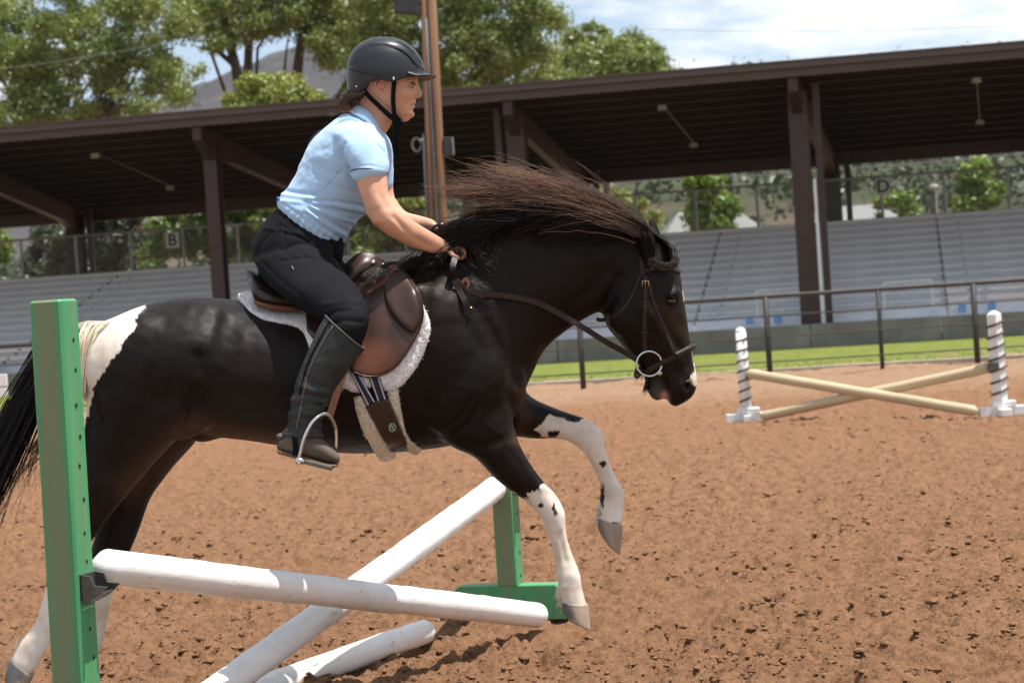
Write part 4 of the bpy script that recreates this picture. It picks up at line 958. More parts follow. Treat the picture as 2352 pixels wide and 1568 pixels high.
white([(1612, 842), (1596, 846), (1592, 858), (1586, 868), (1577, 876), (1590, 880), (1603, 890), (1620, 880)], any_)
white([(1600, 800), (1590, 800), (1594, 850), (1610, 850)], any_ & (np.abs(dn) < 0.03))
white([(1568, 648), (1577, 660), (1586, 692), (1572, 690), (1569, 672)], any_ & (np.abs(dn) < 0.03))
for cx_, cy_, rx, ry, sel in ((1242, 1159, 7, 8, dn < 0), (1273, 1169, 4, 11, dn < 0), (1272, 996, 14, 9, dn > 0), (1384, 1068, 6, 7, dn > 0), (1382, 1146, 5, 28, dn > 0), (1410, 1203, 13, 6, dn > 0), (256, 842, 5, 4, dn < 0), (1375, 1176, 3, 12, dn > 0)):
    r = np.sqrt(((q[:, 0] - cx_) / rx) ** 2 + ((q[:, 1] - cy_) / ry) ** 2); W = np.where(sel, np.minimum(W, (r - 1) * min(rx, ry)), W)
attr(horse_me, 'white', np.clip(0.5 + (W + jig) / 14.0, 0, 1))
muz = np.exp(-((q[:, 0] - 1508) / 24) ** 2 - ((q[:, 1] - 905) / 26) ** 2); attr(horse_me, 'muzzle', muz * (q[:, 0] > 1470) * (q[:, 0] < 1530))
attr(horse_me, 'pink', np.clip(1.4 * np.exp(-((q[:, 0] - 1526) / 8) ** 2 - ((q[:, 1] - 911) / 11) ** 2), 0, 1) * (q[:, 0] > 1480))
attr(horse_me, 'nostril', np.clip(2.2 * np.exp(-((q[:, 0] - 1582) / 7.0) ** 2 - ((q[:, 1] - 887) / 11.0) ** 2), 0, 1))
attr(horse_me, 'tan', np.clip(1.2 * np.exp(-(line_d(q, [(640, 1025), (520, 1005), (440, 985), (370, 1045), (300, 1120)]) / 34) ** 2) + 0.9 * np.exp(-(line_d(q, [(1200, 900), (1205, 960), (1185, 1010)]) / 16) ** 2) + 0.6 * np.exp(-(line_d(q, [(1500, 700), (1530, 720), (1545, 760)]) / 20) ** 2), 0, 1))
def mat_coat():
    t = NT("pinto_coat"); v = t.coord(); hair = t.noise(90, 4, 0.6, t.coord((1.0, 1.0, 0.35)))
    big = t.noise(2.6, 4, 0.6, v)
    dark = t.ramp(big, [(0.3, (0.0050, 0.0028, 0.0020)), (0.75, (0.0110, 0.0052, 0.0033))])
    dark = t.mix(t.attr('tan'), dark, (0.048, 0.022, 0.011)); dark = t.mix(t.math('MULTIPLY', t.attr('muzzle'), 0.75), dark, (0.085, 0.078, 0.07))
    wh = t.ramp(t.noise(9, 5, 0.6, v), [(0.3, (0.56, 0.45, 0.34)), (0.5, (0.70, 0.62, 0.53)), (0.68, (0.77, 0.73, 0.67))])
    fac = t.ramp(t.math('ADD', t.attr('white'), t.math('MULTIPLY', t.math('SUBTRACT', t.noise(200, 3, 0.65, t.coord((1, 1, 0.3))), 0.5), 0.9)), [(0.38, (0, 0, 0)), (0.62, (1, 1, 1))])
    c = t.mix(fac, dark, wh); c = t.mix(t.attr('pink'), c, (0.50, 0.27, 0.20)); c = t.mix(t.attr('nostril'), c, (0.012, 0.006, 0.006))
    t.set(Base_Color=c, Roughness=t.ramp(t.noise(40, 4, 0.6, v), [(0.3, (0.44,) * 3), (0.7, (0.60,) * 3)]), Specular_IOR_Level=0.17, Sheen_Weight=0.0)
    t.bump(t.math('ADD', hair, t.math('MULTIPLY', t.noise(520, 3, 0.6, t.coord((0.35, 1, 0.6))), 1.0)), 0.22, 0.003); return t.m
M_coat = mat_coat()
base = P(760, 1600, Y0); base[2] = 0
horse = empty("horse", base)
tag(horse, "black and white pinto horse leaping over the crossed poles with a rider up", "horse")
hb = link("body", horse_me, M_coat, horse)
BVH = BVHTree.FromPolygons([tuple(p) for p in coords(horse_me)], [tuple(p.vertices) for p in horse_me.polygons])
def hit(x, y, bvh=None):
    d = Vector(P(x, y, 10.0) - _cn).normalized(); r = (bvh or BVH).ray_cast(CAM, d, 12.0)
    return (np.array(r[0]), np.array(r[1])) if r[0] is not None else (None, None)
# ---- hooves
t = NT("hoof_horn"); v = t.coord((1, 1, 0.25)); t.set(Base_Color=t.mix(t.attr('grey_part'), t.ramp(t.noise(14, 5, 0.6, v), [(0.3, (0.25, 0.18, 0.135)), (0.7, (0.40, 0.31, 0.235))]), (0.12, 0.115, 0.112)), Roughness=0.6)  # the mask mixes grey into the rear part of each hoof
t.bump(t.noise(60, 3, 0.6, t.coord((0.4, 0.4, 3))), 0.3, 0.003); M_hoof = t.m
def hoof(rows, sh):
    v, f = loft(rows, 20, 5, 2.2, False); me = mesh_np("hoof", np.array(v), f, True); qq = PROJ(coords(me)); attr(me, 'grey_part', np.clip(0.5 + (poly_sd(qq, sh) + 4 * fbm(coords(me) * 40, 2, 4)) / 10, 0, 1)); return link("hoof", me, M_hoof, horse)
hoof([(1350, 1386, 1289, 1382, YL, .040), (1353, 1404, 1291, 1397, YL, .044), (1355, 1424, 1296, 1410, YL, .047), (1357, 1443, 1304, 1421, YL, .047), (1356, 1444, 1308, 1424, YL, .040)], [(1285, 1375), (1310, 1378), (1322, 1424), (1290, 1420)])
hoof([(1431, 1204, 1371, 1190, YR, .041), (1430, 1226, 1371, 1204, YR, .045), (1427, 1250, 1378, 1224, YR, .048), (1424, 1271, 1392, 1246, YR, .048), (1422, 1272, 1396, 1250, YR, .040)], [(1365, 1185), (1380, 1188), (1392, 1250), (1372, 1230)])
hoof([(78, 1550, 24, 1508, YL, .042), (70, 1566, 17, 1528, YL, .046), (60, 1586, 13, 1552, YL, .049), (49, 1604, 16, 1578, YL, .048), (45, 1604, 20, 1582, YL, .04)], [(20, 1500), (52, 1515), (58, 1560), (0, 1580)])
hoof([(208, 1542, 147, 1512, YR, .041), (200, 1560, 141, 1532, YR, .045), (190, 1580, 138, 1556, YR, .048), (178, 1598, 142, 1580, YR, .047), (174, 1598, 146, 1584, YR, .04)], [(140, 1505), (170, 1515), (175, 1570), (130, 1580)])
# ---- ears
M_ear = mat_simple("ear_black_hair", (0.007, 0.005, 0.0048), 0.7, 0.2, 30, spec=0.1)
def ear(dy, rowsign):
    rows = [(1503, 592, 1474, 594, Y0 + dy, .022), (1506, 572, 1470, 568, Y0 + dy * 1.1, .027), (1503, 550, 1466, 545, Y0 + dy * 1.2, .026), (1496, 531, 1470, 526, Y0 + dy * 1.25, .019), (1489, 516, 1477, 513, Y0 + dy * 1.28, .010), (1483, 508, 1481, 507, Y0 + dy * 1.3, .003)]
    if rowsign: rows = [(a + 16, b - 6, c + 16, d - 6, e_, w) for a, b, c, d, e_, w in rows]
    me = fuse("ear", [loft(rows, 16, 5)], 0.004, 3); c0 = coords(me); qq = PROJ(c0); n0 = normals(me)
    dn_ = -0.012 * np.exp(-(line_d(qq, [(1488 + 16 * rowsign, 575), (1486 + 16 * rowsign, 530)]) / 9) ** 2) * (n0[:, 1] * (-1 if not rowsign else 1) > 0.2)
    set_coords(me, c0 + n0 * dn_[:, None]); link("ear", me, M_ear, horse)
ear(-.088, 0); ear(.066, 1)
# ---- eye
t = NT("horse_eye"); t.set(Base_Color=(0.045, 0.018, 0.007), Roughness=0.05, Specular_IOR_Level=0.7); M_heye = t.m
for sg in (-1, 1):
    h_, n_ = hit(1540, 691); yy = h_[1] if sg < 0 else 2 * Y0 - h_[1]
    c = P(1540, 691, h_[1]); c[1] = yy + 0.010 * -sg * 0.2; c[1] -= sg * 0.004
    link("eye", MB().ell(c, (0.0185, 0.014, 0.0150)).mesh("eye", True), M_heye, horse)
    if sg < 0:
        lid = MB(); up_ = [P(1540 + dx, 691 - 9.5 * math.sqrt(max(0, 1 - (dx / 14) ** 2)) + 0.5 + dx * 0.1, h_[1] - 0.0135) for dx in np.linspace(-13, 13, 9)]; lo_ = [P(1540 + dx, 691 + 7.5 * math.sqrt(max(0, 1 - (dx / 14) ** 2)) + dx * 0.1, h_[1] - 0.0115) for dx in np.linspace(-13, 13, 9)]
        lid.tube(up_, [.001, .004, .0055, .006, .0065, .006, .0055, .004, .001], 8); lid.tube(lo_, [.001, .003, .004, .0045, .0045, .0045, .004, .003, .001], 8); link("eyelid", lid.mesh("eyelid", True), M_ear, horse)
# ---- hair
def mat_hair(name, root, tip, lo=0.35, spec=0.5, rough=0.38):
    t = NT(name); r = t.attr('rnd'); f = t.math('MULTIPLY', t.ramp(t.attr('t'), [(lo, (0, 0, 0)), (1.0, (1, 1, 1))]), t.ramp(r, [(0.0, (0.10,) * 3), (1, (1,) * 3)]))
    t.set(Base_Color=t.mix(f, root, tip), Roughness=rough, Specular_IOR_Level=spec); return t.m
M_mane = mat_hair("mane_hair", (0.026, 0.015, 0.0105), (0.32, 0.165, 0.095), 0.05, 0.35)  # browner tips: bleached hair, with the backlit glow painted into the colour
M_maned = mat_hair("mane_hair_dark", (0.0055, 0.0042, 0.0038), (0.05, 0.028, 0.018), 0.45, 0.25)
M_tailw = mat_hair("tail_hair_cream", (0.70, 0.60, 0.46), (0.55, 0.42, 0.28), 0.3); M_tailb = mat_hair("tail_hair_black", (0.007, 0.006, 0.006), (0.03, 0.016, 0.010), 0.7)
crest = crom([(1522, 548), (1480, 522), (1440, 500), (1385, 474), (1306, 452), (1228, 452), (1150, 478), (1078, 520), (1020, 560), (960, 584), (905, 604)], 20)
def flow(starts, steps, seglen, field, g, Ys, wob=1.0, clump=None):
    seglen = np.asarray(seglen) * steps / 10.0; steps = 10
    """hair paths that follow a field of directions on the picture plane; each keeps its own depth path"""
    p = np.array(starts, float); m = len(p); out = [p.copy()]; L = seglen if np.ndim(seglen) else np.full(m, seglen)
    ph = g.random(m) * 6.28; fr = 0.6 + 0.8 * g.random(m); am = wob * (0.3 + g.random(m))
    for k in range(steps):
        a = field(p, k / steps) + am * 0.09 * np.sin(ph + fr * k * 1.4)
        p = p + np.stack([-np.cos(a), -np.sin(a)], -1) * L[:, None]; out.append(p.copy())
    S_ = np.stack(out, 1); res = np.zeros((m, steps + 1, 3))
    for k in range(steps + 1): res[:, k] = PA(S_[:, k], Ys(k / steps))
    return res
def mane_field(p, s):
    x, y = p[:, 0], p[:, 1]
    a = np.interp(x, [1020, 1100, 1180, 1300, 1420, 1480, 1520], np.radians([-2, 3, 11, 18, 26, 36, 50]))
    low = np.clip((y - np.interp(x, [1020, 1150, 1300, 1500], [470, 440, 440, 520])) / 120, 0, 1)
    return a - low * 0.30
g = np.random.default_rng(21); hairs = []
ctrs = g.random(120)
def clumped(n, a, b, g, spread=0.012):
    c = a + (b - a) * np.sort(g.random(max(8, n // 26))); return np.clip(c[g.integers(0, len(c), n)] + spread * g.standard_normal(n), 0.0, 1.0)
def roots(s_): 
    k = s_ * (len(crest) - 1); i = np.clip(k.astype(int), 0, len(crest) - 2); f_ = (k - i)[:, None]; return crest[i] * (1 - f_) + crest[i + 1] * f_
# the flying upper mass
n = 2900; s_ = clumped(n, 0.015, 0.56, g, 0.007); r0 = roots(s_); dy = (np.abs(g.standard_normal(n)) * 15 * (g.random(n) < .6) + 2) * np.clip((s_ - .01) / .12, 0.1, 1); r0[:, 1] += dy - 10 * g.random(n) * (s_ > .1)
cl = np.round(s_ * 60); ca = np.sin(cl * 12.9898) * 0.12 - 0.04; ln = (4.5 + 10.5 * g.random(n) ** 1.7) * np.where(s_ < .35, 1.18, 0.95) * (0.85 + 0.3 * np.abs(np.sin(cl * 4.1)))
dep = Y0 + 0.03 * g.standard_normal(n) - 0.035 - 0.0028 * dy; out_ = 0.05 * g.standard_normal(n)
mane_rnd = [np.clip(.5 + .42 * np.sin(cl * 37.1) + .16 * g.standard_normal(n) - .012 * (dy - 8), 0, 1)]
hairs.append(flow(r0, 16, ln, lambda p, t_: mane_field(p, t_) + ca * (0.4 + t_) + 0.10 * np.sin(cl * 2.3 + 5 * t_) * t_ + (0.35 * np.sin(cl * 9.1) - .05) * max(0, t_ - .55) + 0.11 * g.standard_normal(n) * (t_ > .35), g, lambda t_: dep + out_ * t_ - 0.05 * t_ * (1 - t_), 1.0))
n = 260; mane_rnd.append(.3 + .7 * g.random(n)); s_ = 0.02 + 0.5 * g.random(n); r0 = roots(s_); r0[:, 1] -= 4 * g.random(n); dep = Y0 - .02 + .03 * g.standard_normal(n); lift = 0.09 * g.standard_normal(n); bend_ = 0.5 * g.standard_normal(n)
hairs.append(flow(r0, 16, 9 + 8 * g.random(n), lambda p, t_: mane_field(p, t_) + lift + bend_ * (t_ - .4), g, lambda t_: dep + .05 * t_ * np.sign(bend_), 2.0))
# hair over the near side of the neck
n = 1200; s_ = clumped(n, 0.12, 0.72, g); r0 = roots(s_); cl = np.round(s_ * 46); r0[:, 1] += 4 + 10 * g.random(n)
tilt_ = -0.55 - 0.5 * g.random(n) + 0.18 * np.sin(cl * 7.7); dep = Y0 - 0.055 - 0.02 * g.random(n); bulge = 0.075 + 0.03 * g.random(n)
f2 = lambda p, t_: mane_field(p, t_) + tilt_ * np.exp(-t_ * 2.6) + 0.28 * (t_ > .55) * np.sin(cl)
dark_h = [flow(r0, 16, 8 + 6 * g.random(n), f2, g, lambda t_: dep - bulge * np.sin(np.pi * min(t_ * .8 + .1, 1)), 1.4)]
# curly ends above the withers and by the rider's hands
n = 480; s_ = clumped(n, 0.70, 0.98, g); r0 = roots(s_); r0[:, 1] += 4 + 12 * g.random(n); cl = np.round(s_ * 40); curl = np.sin(cl * 5.3) * 1.2
f3 = lambda p, t_: -0.35 + curl * (t_ - .3) + 0.25 * np.sin(cl) - 0.5 * t_
dep = Y0 - 0.03 - 0.05 * g.random(n); dark_h.append(flow(r0, 16, 4 + 4 * g.random(n), f3, g, lambda t_: dep - 0.11 * t_, 1.5))
n = 170; x0 = 1050 + 130 * g.random(n); r0 = np.stack([x0, 500 + 45 * g.random(n)], -1); cl = np.round(x0 / 9); tgt = 0.9 * np.sin(cl * 3.3)
dark_h.append(flow(r0, 16, 4.5 + 6 * g.random(n), lambda p, t_: -0.15 + (-1.9 - tgt) * t_ ** 1.3, g, lambda t_: Y0 - 0.11 - 0.06 * t_ + 0 * x0, 1.2))
mane_o = strands("mane", np.concatenate(hairs), 0.00125, 0.0004, M_mane, horse, 3, np.concatenate(mane_rnd)); strands("mane_underlayer", np.concatenate(dark_h), 0.0014, 0.0005, M_maned, horse)
# forelock: swept round the brow below the ears
n = 1000; r0 = np.stack([1500 + 26 * g.random(n), 548 + 14 * g.random(n)], -1); cl = g.integers(0, 14, n); lat = g.standard_normal(n) * 0.03
lines = np.zeros((n, 17, 3))
for i in range(n):
    w = (cl[i] / 13.0); a = [(1506 + 10 * w, 545), (1535 + 8 * w, 552 + 8 * w), (1552 + 5 * w - 6 * g.random(), 580 + 6 * w), (1550 + 6 * w - 10 * g.random(), 606), (1520 - 10 * w + 16 * g.random(), 612 - 6 * w + 8 * g.random()), (1490 + 8 * g.random(), 602 - 10 * w + 10 * g.random())]
    b = crom(a, 4)[:21]; b = b[np.linspace(0, len(b) - 1, 17).astype(int)]
    yy = Y0 - np.interp(np.linspace(0, 1, 17), [0, .3, .6, 1], [0.0, .05, .094, .112]) + lat[i] * np.linspace(1, .3, 17) * .5
    lines[i] = PA(b + g.standard_normal(2) * 2.0, yy)
strands("forelock", lines[:, ::2], 0.0013, 0.0005, mat_hair("forelock_hair", (0.012, 0.008, 0.0065), (0.07, 0.045, 0.032), 0.2, 0.3, 0.4), horse)
# whisker and jaw feathers
n = 90; r0 = np.concatenate([np.stack([1462 + 22 * g.random(n // 2), 832 + 18 * g.random(n // 2)], -1), np.stack([1484 + 10 * g.random(n // 2), 868 + 14 * g.random(n // 2)], -1)])
lines = np.stack([PA(r0 + np.outer(np.ones(len(r0)), [-1.0 * k, 3.0 * k]) * (0.4 + g.random((len(r0), 1))) , Y0 + 0.03 * g.standard_normal(len(r0))) for k in range(9)], 1)
strands("jaw_hair", lines, 0.0010, 0.0004, M_tailb, horse)
# fetlock feather and heel hair
n = 150; g = np.random.default_rng(44); lines = []
for (cx_, cy_, w_, Yc_, dx_, dy_) in ((1283, 1350, 10, YL, -3, 14), (1288, 1374, 9, YL, -4, 10), (1375, 1168, 6, YR, -3, 16), (1373, 1190, 5, YR, -2, 10), (40, 1478, 10, YL, -6, 10)):
    p0 = np.array([cx_, cy_]) + g.standard_normal((n // 3, 2)) * [3, w_]; e0 = p0 + np.array([dx_, dy_]) * (0.5 + g.random((n // 3, 1))) + g.standard_normal((n // 3, 2)) * 2; yy = Yc_ + .028 * g.standard_normal(n // 3)
    lines.append(np.stack([PA(p0 * (1 - s_) + e0 * s_ + np.array([-2, 0]) * s_ * (1 - s_), yy) for s_ in np.linspace(0, 1, 6)], 1))
strands("fetlock_hair", np.concatenate(lines), 0.0009, 0.0004, mat_hair("feather_hair", (0.70, 0.62, 0.52), (0.80, 0.74, 0.66), 0.2), horse)
# tail: cream at the dock, black below
n = 1100; g = np.random.default_rng(33); lines = np.zeros((n, 17, 3))
for i in range(n):
    a, b = g.random(), g.standard_normal() * .5
    pts = [(255 - 70 * a + 4 * b, 738 + 6 * a), (190 - 30 * a, 748 + 22 * a + 8 * b), (122 + 22 * b, 790 + 60 * a + 12 * b), (70 + 34 * b, 880 + 40 * a), (30 + 46 * b, 985), (-30 + 52 * b, 1085 + 30 * g.random()), (-75 + 60 * b, 1170 + 50 * g.random())]
    c = crom(pts, 4)[np.linspace(0, 24, 17).astype(int)]; lines[i] = PA(c, Y0 + np.linspace(.01, .07, 17) * g.standard_normal() - 0.02)
tm = strands("tail", lines[:, ::2], 0.0017, 0.0008, None, horse)
t = NT("tail_hair"); f_ = t.ramp(t.attr('t'), [(0.16, (0, 0, 0)), (0.34, (1, 1, 1))]); t.set(Base_Color=t.mix(f_, (0.66, 0.57, 0.44), (0.005, 0.004, 0.0036)), Roughness=0.45, Specular_IOR_Level=0.25); tm.data.materials.append(t.m)
n = 700; lines = np.zeros((n, 17, 3))
for i in range(n):
    a, b = g.random(), g.standard_normal() * .4
    pts = [(262 - 66 * a, 737 + 4 * a), (236 - 48 * a + 5 * b, 752 + 6 * a), (212 - 30 * a + 5 * b, 800 + 10 * b), (202 - 22 * a + 4 * b, 850), (196 - 16 * a, 905 + 14 * b)]
    c = crom(pts, 4)[np.linspace(0, 16, 17).astype(int)]; lines[i] = PA(c, Y0 - np.interp(np.linspace(0, 1, 17), [0, .4, 1], [.03, .10, .12]) + .03 * g.standard_normal())
strands("tail_top", lines[:, ::2], 0.0016, 0.0008, M_tailw, horse)
n = 60; lines = np.zeros((n, 17, 3))
for i in range(n):
    x = 95 + 20 * g.random(); pts = [(x, 930 + 60 * g.random()), (x - 8, 1000), (x - 40 * g.random() - 10, 1050), (x - 80 * g.random() - 20, 1090 + 40 * g.random())]
    lines[i] = PA(crom(pts, 6)[np.linspace(0, 18, 17).astype(int)], Y0 + .05 * g.standard_normal())
strands("tail_wisps", lines, 0.0010, 0.0005, mat_hair("tail_wisp_hair", (0.02, 0.012, 0.008), (0.16, 0.09, 0.05), 0.2), horse)
# ================================================================== tack
def draped(name, outline, step, th, off, mat, parent=None, bvh=None, it=12, rnd=None, fuzz=0.0, mirror=False, ymin=None, pillow=1.0, minset=None):
    """a panel cut to the outline (picture coordinates) and laid on the horse, with real thickness and rounded rim"""
    o = np.array(outline, float); pts = []
    for a, b in zip(o, np.roll(o, -1, 0)):
        n = max(1, int(np.linalg.norm(b - a) / step)); pts += [a + (b - a) * k / n for k in range(n)]
    nb_ = len(pts); lo, hi = o.min(0), o.max(0)
    gx, gy = np.meshgrid(np.arange(lo[0], hi[0], step), np.arange(lo[1], hi[1], step * .87)); gx[1::2] += step / 2
    gp = np.stack([gx.ravel(), gy.ravel()], -1); sd = poly_sd(gp, o); gp = gp[sd > step * .55]
    allp = np.concatenate([np.array(pts), gp])
    r = delaunay_2d_cdt([Vector(p) for p in allp], [(k, (k + 1) % nb_) for k in range(nb_)], [], 1, 1e-5)
    q = np.array([tuple(v) for v in r[0]]); F = np.array([f for f in r[2] if len(f) == 3])
    Yh = np.full(len(q), np.nan)
    for k, p in enumerate(q):
        h_, _ = hit(p[0], p[1], bvh)
        if h_ is not None and h_[1] < Y0 + 0.05: Yh[k] = h_[1]
    ok = ~np.isnan(Yh)
    for k in np.where(~ok)[0]: Yh[k] = Yh[ok][np.argmin(((q[ok] - q[k]) ** 2).sum(1))]
    ed = np.concatenate([F[:, [0, 1]], F[:, [1, 2]], F[:, [2, 0]]]); deg = np.bincount(ed.ravel(), minlength=len(q))
    for _ in range(it):
        s_ = np.bincount(ed[:, 0], Yh[ed[:, 1]], len(q)) + np.bincount(ed[:, 1], Yh[ed[:, 0]], len(q)); Yh = 0.5 * Yh + 0.5 * s_ / np.maximum(deg, 1)
    if ymin is not None: Yh = np.minimum(Yh, ymin(q))
    sd = np.maximum(poly_sd(q, o), 0); rr = rnd or (th * FD / Y0); u = np.clip(sd / rr, 0, 1); prof = np.sqrt(1 - (1 - u) ** 2)
    f_ = Yh - off - th * (0.25 + 0.75 * prof) * pillow
    if fuzz: f_ = f_ - fuzz * (fbm(np.stack([q[:, 0], q[:, 1], 0 * q[:, 0]], -1) / 5.0, 3, 5) + .3) * np.clip(prof * 1.5, 0, 1)
    A, B = PA(q, f_), PA(q, Yh - off + 0.003); n = len(q)
    # outward triangles face the camera
    c = np.cross(A[F[:, 1]] - A[F[:, 0]], A[F[:, 2]] - A[F[:, 0]])[:, 1]; F = np.where((c > 0)[:, None], F[:, ::-1], F)
    ec = {}
    for t_ in F:
        for a, b in ((t_[0], t_[1]), (t_[1], t_[2]), (t_[2], t_[0])): ec[(a, b)] = 1
    rim = [(a, b) for (a, b) in ec if (b, a) not in ec]
    R = np.array([(b, a, a + n) for a, b in rim] + [(b, a + n, b + n) for a, b in rim]).reshape(-1, 3)
    V = np.concatenate([A, B]); FF = np.concatenate([F, F[:, ::-1] + n, R])
    if mirror:
        V2 = V.copy(); V2[:, 1] = 2 * Y0 - V2[:, 1]; FF = np.concatenate([FF, FF[:, ::-1] + len(V)]); V = np.concatenate([V, V2])
    me = mesh_np(name, V, FF, True)
    ob = link(name, me, mat, parent); return ob, A, F
def twin(ob):
    """the same piece on the off side"""
    me = ob.data.copy(); a = coords(me); a[:, 1] = 2 * Y0 - a[:, 1]; set_coords(me, a); me.flip_normals(); return link(ob.name.split('.')[0], me, None, ob.parent)
def strip(path, w):
    p = crom(path, 6); t = np.gradient(p, axis=0); t /= np.linalg.norm(t, axis=1, keepdims=True); nn = np.stack([-t[:, 1], t[:, 0]], -1)
    w = np.interp(np.linspace(0, 1, len(p)), np.linspace(0, 1, len(w)), w)[:, None] if np.ndim(w) else w
    return np.concatenate([p + nn * w / 2, (p - nn * w / 2)[::-1]])
def ribbon(name, path, Ys, w, th, mat, parent, twist=None):
    """free strap through picture points with its own distances"""
    p = crom(np.column_stack([path, Ys]), 8); c = PA(p[:, :2], p[:, 2]); t = np.gradient(c, axis=0); t /= np.linalg.norm(t, axis=1, keepdims=True)
    d = np.tile([0, 1.0, 0], (len(c), 1)); sd = np.cross(t, d); sd /= np.linalg.norm(sd, axis=1, keepdims=True); d = np.cross(sd, t)
    v, f = [], []
    for k in range(len(c)):
        for a, b in ((-1, -1), (1, -1), (1, 1), (-1, 1)): v.append(c[k] + sd[k] * a * w / 2 + d[k] * b * th / 2)
    for k in range(len(c) - 1):
        for e_ in range(4): f.append((4 * k + e_, 4 * k + (e_ + 1) % 4, 4 * k + 4 + (e_ + 1) % 4, 4 * k + 4 + e_))
    n = 4 * (len(c) - 1); f += [(3, 2, 1, 0), (n, n + 1, n + 2, n + 3)]
    return link(name, mesh_np(name, np.array(v), f), mat, parent)
def mat_leather(name, a, b, rough=0.38, glow=None):
    t = NT(name); v = t.coord(); c = t.ramp(t.noise(7, 5, 0.6, v), [(0.3, a), (0.72, b)])
    t.set(Base_Color=c, Roughness=t.ramp(t.noise(25, 4, 0.6, v), [(0.3, (rough - .06,) * 3), (0.7, (rough + .12,) * 3)]), Specular_IOR_Level=glow or 0.5); t.bump(t.noise(240, 3, 0.6, v), 0.18, 0.002); return t.m
M_leather = mat_leather("saddle_leather", (0.022, 0.0105, 0.008), (0.050, 0.020, 0.011)); M_leatherd = mat_leather("dark_leather", (0.020, 0.011, 0.009), (0.036, 0.018, 0.013), 0.34); M_tan = mat_leather("tan_leather", (0.16, 0.055, 0.022), (0.24, 0.085, 0.035))
M_bridle = mat_leather("bridle_leather", (0.020, 0.0125, 0.0105), (0.034, 0.021, 0.017), 0.5, 0.25)
t = NT("saddle_flap_leather"); v = t.coord(); qn = t.noise(5, 5, 0.6, v); t.set(Base_Color=t.mix(t.attr('wear_or_light'), t.ramp(qn, [(0.3, (0.026, 0.0105, 0.0075)), (0.7, (0.044, 0.017, 0.010))]), t.ramp(qn, [(0.3, (0.115, 0.031, 0.010)), (0.7, (0.185, 0.054, 0.017))])), Roughness=0.36, Specular_IOR_Level=0.5)
t.bump(t.noise(240, 3, 0.6, v), 0.18, 0.002); M_flap = t.m
t = NT("fleece_white"); v = t.coord(); n_ = t.noise(130, 4, 0.65, v); t.set(Base_Color=t.ramp(n_, [(0.25, (0.76, 0.73, 0.74)), (0.65, (0.88, 0.87, 0.88))]), Roughness=0.95, Specular_IOR_Level=0.1, Sheen_Weight=0.2); t.bump(n_, 0.7, 0.006); M_fleece = t.m
t = NT("fleece_cream"); v = t.coord(); n_ = t.noise(90, 4, 0.65, v); t.set(Base_Color=t.ramp(n_, [(0.25, (0.70, 0.60, 0.45)), (0.65, (0.85, 0.77, 0.63))]), Roughness=0.95, Specular_IOR_Level=0.1, Sheen_Weight=0.2); t.bump(n_, 0.9, 0.010); M_fleecec = t.m
M_steel = mat_simple("polished_steel", (0.62, 0.61, 0.60), 0.22, 0.05, 10, 1.0); M_brass = mat_simple("brass", (0.60, 0.44, 0.26), 0.3, 0.05, 10, 1.0)
M_navy = mat_simple("navy_elastic", (0.012, 0.013, 0.035), 0.8, 0.1, 40); M_stripe = mat_simple("grey_stripe", (0.42, 0.43, 0.48), 0.8, 0.1, 40)
def fur(name, A, F, n, L, mat, parent, seed, down=0.4):
    g = np.random.default_rng(seed); tri = A[F]; ar = np.linalg.norm(np.cross(tri[:, 1] - tri[:, 0], tri[:, 2] - tri[:, 0]), axis=1); k = g.choice(len(F), n, p=ar / ar.sum())
    u, v_ = g.random(n), g.random(n); sw = u + v_ > 1; u[sw], v_[sw] = 1 - u[sw], 1 - v_[sw]; p = tri[k, 0] + (tri[k, 1] - tri[k, 0]) * u[:, None] + (tri[k, 2] - tri[k, 0]) * v_[:, None]
    nn = np.cross(tri[:, 1] - tri[:, 0], tri[:, 2] - tri[:, 0])[k]; nn /= np.linalg.norm(nn, axis=1, keepdims=True)
    d = nn + 0.7 * g.standard_normal((n, 3)) + np.array([0, 0, -down]); d /= np.linalg.norm(d, axis=1, keepdims=True); s = np.linspace(0, 1, 4); cu = g.standard_normal((n, 3)) * .4
    lines = p[:, None] + (d[:, None] * s[None, :, None] + cu[:, None] * (s ** 2)[None, :, None]) * L * (0.5 + g.random(n))[:, None, None]
    o = strands(name, lines, 0.0011, 0.0006, mat, parent); o['kind'] = 'stuff'; return o
# ---- pad
FLAP0 = np.array([(862, 637), (880, 616), (905, 609), (930, 622), (947, 643), (964, 672), (973, 707), (971, 738), (961, 765), (944, 798), (918, 836), (898, 853), (878, 863), (846, 867), (822, 862), (806, 853), (760, 800), (700, 690), (780, 640)])
sad0 = P(760, 700, Y0)
pad = empty("saddle_pad", sad0); tag(pad, "white fleece saddle pad showing round the edge of the saddle", "saddle pad")
PAD = crom([(545, 684), (549, 674), (566, 669), (600, 672), (660, 690), (730, 692), (800, 690), (862, 672), (914, 650), (954, 672), (974, 706), (988, 741), (985, 777), (967, 826), (941, 865), (917, 889), (890, 899), (858, 888), (818, 901), (796, 893), (779, 884), (752, 852), (722, 822), (709, 794), (701, 772), (687, 755), (652, 746), (600, 735), (563, 711)], 3)
fp_, A, F = draped("fleece_panel", PAD, 4.2, 0.022, 0.002, M_fleece, pad, None, 14, 18, 0.003, False)
cc = PROJ(A[F].mean(1)); inF = poly_sd(cc, FLAP0) > 3; fur("fleece_pile", A, F[~inF], 3500, 0.0042, M_fleece, pad, 3, 0.2)
twin(fp_)
